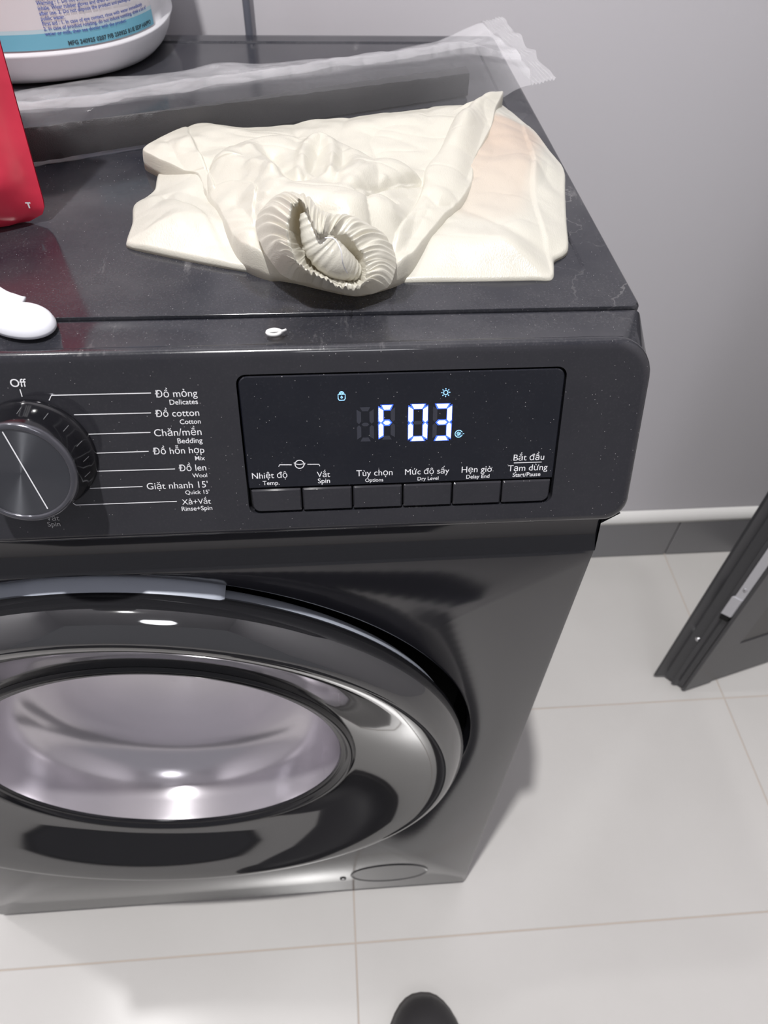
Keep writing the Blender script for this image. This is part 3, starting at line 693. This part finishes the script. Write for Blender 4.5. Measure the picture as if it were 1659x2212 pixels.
featsB = [('layer', [(446, 380), (468, 345), (500, 322), (563, 306), (640, 300), (693, 303), (750, 322), (820, 352), (905, 388), (900, 402), (860, 422), (812, 446), (790, 480), (800, 560), (700, 600), (560, 560), (470, 470)], 0.016, 0.0062),
          ('layer', [(1020, 226), (980, 266), (950, 326), (921, 362), (914, 402), (905, 430), (880, 480), (850, 530), (840, 590), (860, 640), (1010, 560), (1060, 400), (1100, 260), (1110, 180), (1070, 190)], 0.009, 0.0048),
          ('layer', [(400, 262), (410, 290), (434, 335), (450, 366), (464, 404), (424, 394), (385, 374), (345, 350), (295, 335), (295, 310), (340, 285)], 0.0016, 0.0022),
          ('layer', [(422, 391), (460, 398), (507, 406), (545, 428), (560, 450), (552, 490), (575, 556), (600, 615), (500, 580), (470, 500), (430, 430)], 0.0016, 0.0020),
          ('r', [(545, 345), (572, 372), (602, 425)], 0.0052, 0.0030), ('v', [(590, 350), (612, 398), (630, 432)], 0.006, 0.0050), ('v', [(560, 322), (580, 350), (590, 372)], 0.006, 0.0020), ('v', [(740, 345), (738, 390), (726, 450)], 0.006, 0.0032), ('v', [(640, 318), (640, 360), (636, 400)], 0.005, 0.0022), ('r', [(760, 350), (776, 400), (760, 450)], 0.006, 0.0022),
          ('r', [(652, 425), (650, 380), (664, 338), (688, 318), (712, 326), (720, 362), (712, 430)], 0.0046, 0.0034), ('v', [(686, 350), (676, 392), (660, 430)], 0.0048, 0.0040),
          ('v', [(905, 396), (860, 418), (808, 446), (770, 466)], 0.0028, 0.0035), ('r', [(870, 372), (800, 392), (745, 430)], 0.009, 0.0022),
          ('r', [(1012, 262), (1000, 320), (985, 380), (960, 430), (920, 500)], 0.008, 0.0030), ('v', [(1048, 262), (1030, 320), (1008, 380)], 0.005, 0.0022),
          ('v', [(925, 430), (945, 447), (975, 440)], 0.003, 0.0020), ('r', [(960, 262), (900, 262), (820, 275)], 0.012, 0.0015),
          ('r', [(420, 300), (380, 318), (350, 312)], 0.006, 0.0014), ('v', [(360, 300), (390, 345), (430, 380)], 0.003, 0.0015), ('r', [(480, 365), (530, 380), (585, 425)], 0.006, 0.0026),
          ('r', [(480, 440), (510, 500), (555, 545)], 0.007, 0.002), ('v', [(510, 450), (550, 500), (570, 550)], 0.004, 0.0022), ('v', [(500, 500), (540, 545), (590, 570)], 0.003, 0.0018),
          ('r', [(800, 470), (835, 490), (850, 520)], 0.008, 0.0030), ('v', [(780, 476), (812, 460), (850, 462)], 0.003, 0.0022), ('v', [(860, 540), (900, 500), (930, 450)], 0.004, 0.0016)]
rg_ = random.Random(5)
for k in range(34):                              # gathers fanning out from the cuff
    a = math.radians(-200+k*7.2+rg_.uniform(-3, 3)); ca, sa = math.cos(a), math.sin(a)
    r1 = rg_.uniform(1.02, 1.1); r2 = r1+rg_.uniform(.25, .75)
    q = lambda r: (708+150*r*ca, 530+95*r*sa)
    b1, b2 = q(r1), q(r2)
    if b2[1] > 590 or b2[0] < 450 or b2[0] > 960: continue
    featsB.append((rg_.choice('rrv'), [b1, ((b1[0]+b2[0])/2+rg_.uniform(-6, 6), (b1[1]+b2[1])/2), b2], rg_.uniform(.0020, .0035), rg_.uniform(.0006, .0014)))
kc = U(700, 450, TZ+.03)[:2]
def tB(X, Y, T, dd):
    k = np.clip(dd/0.035, 0, 1); k = k*k*(3-2*k)
    return T+0.014*k*np.exp(-(np.hypot((X-kc[0])/1.3, Y-kc[1])/0.055)**2)
sheet('folded_upper_layer', B_out, (720, 400), 0.0150, TZ, featsB, cloth_root, rim=(0.66, 0.0022, 0.034), nb=720, nr=160, edge=0.0045, tz=tB)
# ruched elastic cuff
rim = [(648, 438, 44.8), (630, 455, 42.4), (622, 498, 36.0), (630, 545, 28.8), (652, 580, 23.2), (690, 602, 18.4), (730, 620, 14.4), (768, 628, 12.0), (787, 612, 13.6), (792, 585, 17.6), (783, 552, 23.2), (757, 519, 28.8), (724, 502, 32.8), (700, 512, 34.4), (684, 505, 36.8), (668, 462, 43.2)]
bas = [(606, 426, 30.4), (572, 446, 28.8), (552, 490, 22.4), (578, 556, 16.0), (618, 600, 10.4), (672, 615, 7.2), (722, 630, 5.6), (775, 640, 4.8), (834, 624, 7.2), (852, 592, 10.4), (854, 552, 15.2), (830, 508, 23.2), (775, 474, 28.8), (722, 466, 31.2), (690, 452, 32.8), (664, 430, 33.6)]
deep = [(652, 470, 28.8), (648, 485, 25.6), (648, 510, 21.6), (652, 540, 16.0), (668, 562, 12.0), (696, 580, 8.8), (728, 596, 6.4), (756, 604, 4.8), (768, 598, 4.8), (770, 582, 7.2), (762, 560, 11.2), (742, 545, 16.0), (720, 540, 19.2), (700, 540, 20.8), (684, 530, 22.4), (666, 490, 27.2)]
def loop3(L3, n=640):
    P = np.array([[*U(u, v, TZ+h*.001)[:2], TZ+h*.001] for u, v, h in L3]); return catmull(P, n//len(L3))
R3, B3, D3 = loop3(rim), loop3(bas), loop3([(u, v, h*.9+7) for u, v, h in deep]); n = len(R3)
ang = np.arange(n)/n*2*PI
def rufn(fq, z, sk=0.0): return np.array([noise.noise(Vector((math.cos(a+sk)*fq, math.sin(a+sk)*fq, z))) for a in ang])
rs = []
for k in range(13):
    t = k/12; mid = B3*(1-t)+R3*t
    out = np.array([0, -0.35, 1.0])/1.06
    lift = math.sin(PI*t)*0.0045
    f1 = rufn(7.5, t*0.8); f2 = rufn(15, 5+t*1.1, .03*t)
    ff = 1-2.2*np.abs(f1)+0.8*f2               # gathered folds: rounded crests, sharp valleys
    rs.append(mid+out*(lift+ff*(0.0009+0.0009*t))[:, None]+(np.array([0, 0, 1])*(f2*0.0012*t)[:, None]))
for k in range(1, 10):
    t = k/9; mid = R3*(1-t)+D3*t
    f1 = rufn(7.5, .8+t*.6); f2 = rufn(15, 6.1+t)
    rs.append(mid+np.array([0, 0, 1.0])*((1-2.2*np.abs(f1)+.8*f2)*0.0015*(1-t*.6))[:, None])
rs.append(np.repeat(D3.mean(0)[None], n, 0)-np.array([0, 0, 0.004]))
vs, fs = rings([list(map(tuple, r)) for r in rs]); mesh('elastic_cuff', vs, fs, M_satin, True, cloth_root)
# inner fold of the cuff seen through its opening
P = catmull([[*U(u, v, TZ+h*.001)[:2], TZ+h*.001] for u, v, h in ((660, 458, 40), (676, 500, 33), (694, 535, 27), (722, 562, 22), (752, 580, 17), (776, 592, 13))], 22, False)
rad = [0.0052+0.0024*math.sin(PI*i/(len(P)-1))+0.0008*(0.5-abs(noise.noise(Vector((i*.14, 2, 3))))*2) for i in range(len(P))]
rad = [r_*min(1, .3+.7*math.sin(PI*min(1, max(0, i/(len(rad)-1)))*.96+.06)**.5) for i, r_ in enumerate(rad)]
vs, fs = tube(P, rad, 18); mesh('inner_fold', vs, fs, M_satin, True, cloth_root)
P = catmull([[*U(u, v, TZ+h*.001)[:2], TZ+h*.001] for u, v, h in ((702, 514, 39), (722, 516, 39), (736, 540, 36), (741, 570, 30), (750, 590, 22))], 8, False)
vs, fs = tube(P, 0.00025, 6); mesh('loose_thread', vs, fs, M_ink, True, cloth_root)

# ================================================================== PLASTIC SLEEVE AND FOAM BAR
M_foam = mat('black_foam', (0.007, 0.007, 0.008), 0.5, spec=0.6, bump=(1500, 0.7, 0.0006), var=(0.03, 0.03, 0.034), vscale=1500)
f0, f1 = U(60, 352, TZ+.001), U(1010, 207, TZ+.001)
g0, g1 = U(70, 272, TZ+.021), U(1005, 140, TZ+.016)
rs = []; N = 90
for k in range(N+1):
    t = k/N; a = f0*(1-t)+f1*t; b_ = g0*(1-t)+g1*t; hh = 0.0185*(1-t)+0.014*t
    d = b_-a; d[2] = 0; zz = TZ+.0012
    j = 0.0006*noise.noise(Vector((t*40, 0, 0)))
    sec = [(0.0, .0), (-.01, .35), (0.0, .8), (0.07, 1.0), (.5, 1.02), (.93, 1.0), (1.0, .8), (1.01, .3), (1.0, 0.0)]
    rs.append([tuple(np.array([a[0], a[1], zz])+d*s_+np.array([0, 0, hh*z_+j])) for s_, z_ in sec])
vs, fs = rings(rs, True, True, True)
tag(mesh('foam_bar', vs, fs, M_foam, True, autos=60), 'long black foam packing bar lying inside the clear plastic sleeve', 'packing foam')
M_film = bpy.data.materials.new('clear_film'); nt, b = nodes(M_film)
tc = nt.nodes.new('ShaderNodeTexCoord')
b.inputs['Base Color'].default_value = (0.78, 0.77, 0.80, 1); b.inputs['Roughness'].default_value = 0.14
tr = nt.nodes.new('ShaderNodeBsdfTransparent'); ms = nt.nodes.new('ShaderNodeMixShader')
nz = noise_fac(nt, tc, 26, 6, rough=0.6, stretch=(.6, 1, 1)); fac = nt.nodes.new('ShaderNodeMapRange')
fac.inputs['From Min'].default_value = .38; fac.inputs['From Max'].default_value = .72; fac.inputs['To Min'].default_value = .75; fac.inputs['To Max'].default_value = 1.0
hz_ = nt.nodes.new('ShaderNodeAttribute'); hz_.attribute_name = 'haze'
nt.links.new(nz, fac.inputs['Value']); nt.links.new(math_node(nt, 'MULTIPLY', fac.outputs['Result'], hz_.outputs['Fac'], True), ms.inputs[0]); nt.links.new(tr.outputs[0], ms.inputs[1]); nt.links.new(b.outputs[0], ms.inputs[2])
nt.links.new(ms.outputs[0], nt.nodes['Material Output'].inputs['Surface'])
bp = nt.nodes.new('ShaderNodeBump'); bp.inputs['Strength'].default_value = 0.35; bp.inputs['Distance'].default_value = 0.0010
nt.links.new(noise_fac(nt, tc, 70, 5, rough=.6), bp.inputs['Height']); nt.links.new(bp.outputs['Normal'], b.inputs['Normal'])
low = [(20, 358), (130, 350), (235, 330), (300, 320), (420, 302), (600, 277), (800, 248), (950, 228), (1060, 226), (1110, 218), (1142, 214)]
upp = [(-30, 178), (60, 160), (200, 138), (320, 132), (400, 122), (470, 106), (560, 108), (660, 100), (800, 90), (930, 66), (1036, 62)]
NL, NW = 200, 46
Lo = resample(catmull([U(u, v, TZ+.001) for u, v in low], 12, False), NL, False)
Up = resample(catmull([U(u, v, TZ+.010) for u, v in upp], 12, False), NL, False)
def film_layer(top):
    g = []
    for i in range(NL):
        t = i/(NL-1); row = []
        # outline of the foam below this station
        for j in range(NW+1):
            s_ = j/NW; p = Lo[i]*(1-s_)+Up[i]*s_
            k = min(1, max(0, (1-t)/0.12)); k = k*k*(3-2*k)
            wq = math.sin(PI*min(1, max(0, s_)))**0.5
            if top:
                # height over the foam, sagging to the lid behind it
                tx = min(1, max(0, (p[0]-f0[0])/(f1[0]-f0[0]))); a = f0*(1-tx)+f1*tx; tx = min(1, max(0, (p[0]-g0[0])/(g1[0]-g0[0]))); b_ = g0*(1-tx)+g1*tx
                yb0, yb1 = a[1], b_[1]; y = p[1]
                edge0 = min(1, max(0, (y-Lo[i][1])/max(yb0-Lo[i][1]-.0005, .0015)))
                hb = 0.0262*(1-tx)+0.0215*tx
                if y < yb1+.006: z = hb*edge0
                else: z = hb*math.exp(-((y-yb1-.006)/0.034)**2)+0.006*wq
                z = z*(0.35+.65*k)+0.010*(1-k)
                q = Vector((p[0]*34, p[1]*34, 1.3)); z += (0.0022*noise.noise(q)+0.0014*abs(noise.noise(q*2.7)))*wq+0.0009*wq
            else:
                z = 0.0004+0.008*(1-k)
            lift = 0.004*max(0, (t-.9)/.1)**2*s_
            row.append((p[0], p[1], TZ+max(z, .0004)+lift))
        g.append(row)
    return g
T1, T0 = film_layer(True), film_layer(False)
vs, fs = rings(T1, False); sleeve = tag(mesh('plastic_sleeve', vs, fs, M_film, True), 'long clear plastic sleeve with a crimped end lying across the washing machine', 'plastic bag')
def haze(ob, f):
    ly = ob.data.attributes.new('haze', 'FLOAT', 'POINT'); ly.data.foreach_set('value', [f(i) for i in range(len(ob.data.vertices))])
def hz_main(i):
    st, j = divmod(i, NW+1); s_ = j/NW; t = st/(NL-1)
    x, y, z = T1[st][j]; tx = min(1, max(0, (x-g0[0])/(g1[0]-g0[0]))); b_ = g0*(1-tx)+g1*tx
    k = min(1, max(0, (y-(b_[1]-.004))/.020)); k = k*k*(3-2*k)
    if t > .9: k = min(1, k+(t-.9)*6)
    return (0.025+.11*t)*(1-k)+(0.40+.02*t)*k
haze(sleeve, hz_main)
# crimped seal at the right end
sl, su = np.array(T1[-1][0]), np.array(T1[-1][-1])
dirx = np.array([0.018, 0.003, 0.003]); rs = []
for k in range(15):
    t = k/14; row = []
    for j in range(41):
        s_ = j/40; p = np.array(T1[-1][min(NW, round(s_*NW))])
        p = sl*(1-s_)+su*s_ if k else p
        p = p+dirx*t*(1+0.15*noise.noise(Vector((s_*9, 0, 2))))+np.array([0, 0, 0.0009*math.cos(k*PI)+0.0025*noise.noise(Vector((s_*7, t*2, 5)))])
        row.append(tuple(p))
    rs.append(row)
vs, fs = rings(rs, False); haze(mesh('crimped_seal', vs, fs, M_film, True, sleeve), lambda i: 0.26)

# ================================================================== RED POUCH
M_red = mat('matt_red_pouch', (0.78, 0.04, 0.085), 0.36, bump=(28, 0.35, 0.004), coat=0.25, coat_r=0.2)
PYy = 0.148; px1 = U(96, 482, TZ)[0]+.0022; pH, pW = 0.215, 0.155
pouch = tag(empty('red_pouch', (px1-pW/2, PYy, TZ)), 'glossy red stand-up pouch standing at the left edge in front of the bottle', 'pouch')
lean = 0.00
def pouch_face(sgn):
    g = []; NXp, NZp = 44, 60
    for i in range(NXp+1):
        a = i/NXp; row = []
        for k in range(NZp+1):
            c_ = k/NZp; z = TZ+0.0006+c_*pH
            # rounded lower corners
            r = 0.010; xa = px1-pW+a*pW
            ins = 0.0
            if c_*pH < r: ins = r-math.sqrt(max(0, r*r-(r-c_*pH)**2))
            xa = (px1-pW+ins)+a*(pW-2*ins)
            bul = math.sin(PI*a)**0.7*(0.030*max(0, 1-c_)**0.8*min(1, .35+c_*6)+0.004)
            flat = min(1, (min(a, 1-a)*pW)/0.010)
            y = PYy + 0.02*c_ - (bul*flat if sgn < 0 else -bul*flat*1.0)
            y += 0.0018*noise.noise(Vector((xa*45, z*45, sgn)))*flat
            row.append((xa-0.0035*c_+0.010*c_, y+(0.0006 if sgn > 0 else -.0006), z))
        g.append(row)
    return rings(g, False)
vs, fs = pouch_face(-1); mesh('front_panel', vs, fs, M_red, True, pouch)
vs, fs = pouch_face(1); mesh('back_panel', vs, fs, M_red, True, pouch)
# small printed T near the lower corner: placed on the front panel
def on_pouch(u, v):
    d = ray(u, v); 
    best = None
    for f in bpy.data.objects['front_panel'].data.vertices:
        q = np.array(f.co)-CP; t = q @ d/(d @ d); ds = np.linalg.norm(q-d*t)
        if best is None or ds < best[0]: best = (ds, t)
    return CP+d*(best[1]-3e-7)
c = on_pouch(63, 441)
mesh('printed_letter', [(c[0]-.0013, c[1]-.0012, c[2]+.0016), (c[0]+.0013, c[1]-.0012, c[2]+.0016), (c[0]+.0013, c[1]-.0012, c[2]+.0009), (c[0]-.0013, c[1]-.0012, c[2]+.0009),
     (c[0]-.0004, c[1]-.0012, c[2]+.0009), (c[0]+.0004, c[1]-.0012, c[2]+.0009), (c[0]+.0004, c[1]-.0012, c[2]-.0016), (c[0]-.0004, c[1]-.0012, c[2]-.0016)], [(0, 1, 2, 3), (4, 5, 6, 7)], M_ink, False, pouch)

# ================================================================== WHITE BOTTLE
M_hdpe = mat('white_hdpe', (0.74, 0.74, 0.77), 0.32, spec=0.4)
M_label = mat('label_white', (0.72, 0.70, 0.72), 0.35)
M_cyan = mat('label_cyan', (0.18, 0.48, 0.62), 0.35); M_cyan2 = mat('label_pale_cyan', (0.52, 0.68, 0.74), 0.35)
M_blue = mat('label_blue_print', (0.10, 0.14, 0.42), 0.5); M_black = mat('date_print', (0.03, 0.06, 0.08), 0.5)
BCx, BCy, BRX, BRY, PW_ = -0.0800, 0.4430, 0.1120, 0.1050, 2.35
def bell(a, off=0.0):
    c_, s_ = math.cos(a), math.sin(a)
    r = (abs(c_/(BRX+off))**PW_+abs(s_/(BRY+off))**PW_)**(-1/PW_)
    return BCx+r*c_, BCy+r*s_
bottle = tag(empty('detergent_bottle', (BCx, BCy, TZ)), 'big white plastic detergent bottle with cyan and white printed label', 'bottle')
LZ = 0.0215
prof = [(-.032, .0004), (-.017, .0006), (-.0105, .002), (-.006, .006), (-.003, .011), (-.0012, .0165), (0.0010, .0208), (0.0010, .0222), (-0.0012, .0236), (-.0012, .03), (-.0012, .20), (-.004, .225), (-.018, .25), (-.045, .27), (-.075, .28), (-.085, .285), (-.085, .31)]
n = 180; rs = [[(*bell(2*PI*k/n, o_), TZ+z) for k in range(n)] for o_, z in prof]
vs, fs = rings(rs, True, True, True); mesh('bottle_body', vs, fs, M_hdpe, True, bottle, autos=60)
# label wrap: arc length table starting at the front (-y) of the bottle, growing to the right
AT = np.linspace(-PI*0.99, PI*0.49, 700)      # from left round the front to the right side
pt = np.array([bell(a, -0.0007) for a in AT]); sl_ = np.r_[0, np.cumsum(np.hypot(*np.diff(pt, axis=0).T))]
s_front = np.interp(-PI/2, AT, sl_)
def wrap(s, z, off=0.0):
    a = np.interp(s+s_front, sl_, AT); x, y = bell(a, -0.0007+off); return (x, y, TZ+LZ+z)
def label_strip(name, z0, z1, m, off, s0=-0.13, s1=0.135):
    g = [[wrap(s0+(s1-s0)*i/120, z0+(z1-z0)*k/6, off) for k in range(7)] for i in range(121)]
    vs, fs = rings(g, False); return mesh(name, vs, fs, m, True, bottle)
lab = label_strip('label', 0.0030, 0.170, M_label, 0.0)
label_strip('cyan_band', 0.0030, 0.0125, M_cyan, 0.0002); label_strip('pale_band', 0.0125, 0.0148, M_cyan2, 0.0002)
label_strip('pale_band', 0.0395, 0.060, M_cyan2, 0.0002, 0.052, 0.125)
def wrap_text(s, s0, z0, size, m, rot=0.0, shear=0.0, weight=0.0, off=0.0004):
    cu = bpy.data.curves.new('t', 'FONT'); cu.body = s; cu.size = size; cu.offset = weight; cu.resolution_u = 2; cu.space_line = 1.0
    t = bpy.data.objects.new('t', cu); C.objects.link(t); bpy.context.view_layer.update()
    me = bpy.data.meshes.new_from_object(t.evaluated_get(bpy.context.evaluated_depsgraph_get())); bpy.data.objects.remove(t); bpy.data.curves.remove(cu)
    for v in me.vertices:
        x, y = v.co.x, v.co.y
        x, y = x*math.cos(rot)-y*math.sin(rot), x*math.sin(rot)+y*math.cos(rot)
        v.co = Vector(wrap(s0+x, z0+y, off))
    me.materials.clear(); me.materials.append(m); return link('label_lettering', me, bottle)
rows = ['Benefits : Used for washing. Storage : Avoid', 'keep away from direct sunlight. Keep out of reach of', 'Warning : 1. Do not swallow. 2. Do not get the product', 'inhale. Wear rubber gloves and dress and wash them in well',
        'after use. 3. Do not dispose the product and packaging into', 'public water.', 'First aid : 1. In case of eye contact, rinse with water immediately.', '2. In case of product rotating, do not induce vomiting, drink a lot of', 'water or milk, then see doctor with the product']
LS = [0.045, 0.0125]
for k, r_ in enumerate(rows):
    wrap_text(r_, LS[0], 0.0345-0.0029*k, 0.0030, M_blue, weight=0.00006)
wrap_text('MFG 240925 0207 P/B 250925 B1/E EDP HAPPO', 0.058, 0.0045, 0.0036, M_black, weight=0.00012)
wrap_text('MILK', 0.050, 0.0470, 0.0030, M_blue); wrap_text('STAGE   STAGE   STAGE', 0.050, 0.0420, 0.0030, M_blue)
for k in range(9):
    wrap_text(['water or milk, then see doctor', 'keep away from direct sunlight', 'public water and soil after use', 'wear rubber gloves and dress'][k % 4], -0.030+0.0042*k, 0.085, 0.0040, M_blue, rot=-PI/2, weight=0.00005)
for k in range(6):
    wrap_text(['do not induce', 'rinse with water', 'see doctor with', 'after use do'][k % 4], -0.006+0.0038*k, 0.0235-0.001*(k % 3), 0.0026, M_blue, rot=-PI/2, weight=0.00005)
q = 0.0036; hs, hz = -0.018, 0.0155
mesh('hazard_diamond', [wrap(hs, hz+q, .0005), wrap(hs+q, hz, .0005), wrap(hs, hz-q, .0005), wrap(hs-q, hz, .0005)], [(0, 1, 2, 3)], mat('hazard_red', (0.6, 0.12, 0.12), .5), False, bottle)
q *= .75
mesh('hazard_diamond', [wrap(hs, hz+q, .0007), wrap(hs+q, hz, .0007), wrap(hs, hz-q, .0007), wrap(hs-q, hz, .0007)], [(0, 1, 2, 3)], M_label, False, bottle)

# ================================================================== WHITE SCOOP
M_scoop = mat('white_plastic_scoop', (0.83, 0.84, 0.90), 0.25)
c = U(48, 690, TZ+.004); rt = U(116, 692, TZ+.003); lt = U(-22, 688, TZ+.003); tp = U(60, 655, TZ+.004); bt = U(50, 728, TZ+.002)
ex, ey = (rt-lt)/2, (tp-bt)/2
rs = []
for k in range(15):
    s_ = k/14; z = 0.0078*math.sqrt(max(0, 1-s_**2.2))+0.0010
    if k == 14: z = 0.0016
    row = []
    for j in range(72):
        a = 2*PI*j/72; f_ = 1+0.05*math.cos(2*a)-0.03*math.cos(3*a)
        p = c+ex*s_*f_*math.cos(a)+ey*s_*f_*math.sin(a); row.append((p[0], p[1], 0.8502+z))
    rs.append(row)
rs.append([(x, y, 0.8503) for x, y, z in rs[-1]])
scoop = empty('scoop', (float(c[0]), float(c[1]), 0.85)); tag(scoop, 'white plastic measuring scoop lying face down at the left edge of the lid', 'scoop')
vs, fs = rings(rs, True, False, True); mesh('bowl', vs, fs, M_scoop, True, scoop)
h = catmull([[*U(u, v, TZ+z)[:2], 0.8510+z] for u, v, z in ((50, 664, .004), (25, 658, .005), (0, 648, .005), (-25, 630, .004), (-60, 605, .002), (-110, 575, .002), (-160, 545, .002))], 8, False)
rs = []
for i, p in enumerate(h):
    t = i/(len(h)-1); d = h[min(i+1, len(h)-1)]-h[max(i-1, 0)]; d = d/np.linalg.norm(d); q = np.array([-d[1], d[0], 0]); wd = 0.0045+.0010*math.cos(t*3)
    rs.append([tuple(p+q*wd*math.cos(a)+np.array([0, 0, .0013*math.sin(a)])) for a in [2*PI*k/14 for k in range(14)]])
vs, fs = rings(rs, True, True, True); mesh('handle', vs, fs, M_scoop, True, scoop)

# curl of dried white paste
P = []
c = U(592, 719, .8512)
for k in range(34):
    a = k/33*2*PI*1.5; r = 0.0030*(1-.22*k/33); P.append((c[0]+r*1.1*math.cos(a), c[1]+r*.75*math.sin(a), .8513+.0004*k/33))
P += [(c[0]+.0040, c[1]+.0012, .8513), (c[0]+.0052, c[1]+.0022, .8512)]
vs, fs = tube(P, [0.0008]*30+[.0006]*6, 8); tag(mesh('paste_curl', vs, fs, mat('dried_paste', (.68, .68, .68), .7)), 'small curl of dried white paste on the front edge of the lid', 'debris')

# shoes on the floor in front of the machine, only a toe reaches the frame; the second one is added for reflections
M_shoe = mat('dark_shoe', (0.03, 0.028, 0.03), 0.55); M_sole = mat('shoe_sole', (0.06, 0.055, 0.055), 0.7)
def make_shoe(sx, sy, label):
    shoe = tag(empty('shoe', (sx, sy, 0)), label, 'shoe', None)
    def foot_ring(k, z, grow=0.0):
        out = []
        for j in range(48):
            a = 2*PI*j/48; yy = math.sin(a); wd = 0.056+0.004*yy if yy > -.2 else 0.050-0.006*(-.2-yy)
            out.append((sx+(wd+grow)*k*math.copysign(abs(math.cos(a))**.85, math.cos(a)), sy+(0.140+grow)*k*yy, z))
        return out
    vs, fs = rings([foot_ring(1, 0.0006), foot_ring(1, .016), foot_ring(.98, .018)], True, True, True); mesh('sole', vs, fs, M_sole, True, shoe, autos=50)
    rs = [foot_ring(.97, .018)]
    for k, z in ((.97, .030), (.93, .043), (.84, .054), (.70, .062), (.5, .067), (.3, .069)):
        rs.append([(x, y, z if y > sy+.01 else z+min(.03, (sy+.01-y)*.35)) for x, y, _ in foot_ring(k, z)])
    vs, fs = rings(rs, True, False, True); mesh('upper', vs, fs, M_shoe, True, shoe)
make_shoe(0.226, -0.243, 'dark shoe whose toe reaches the bottom edge of the picture')
make_shoe(0.020, -0.335, 'dark shoe added out of view for its reflection in the machine front')
M_mat = mat('charcoal_added_mat', (0.03, 0.03, 0.033), 0.9, bump=(400, .6, .002))
tag(bmo('added_mat', box(-0.50, 0.37, -1.15, -0.485, 0.0004, 0.010, 0.003, 2), M_mat), 'charcoal mat added out of view to darken reflections in the machine front', 'added_mat')  # mat added out of view so the machine front reflects something dark
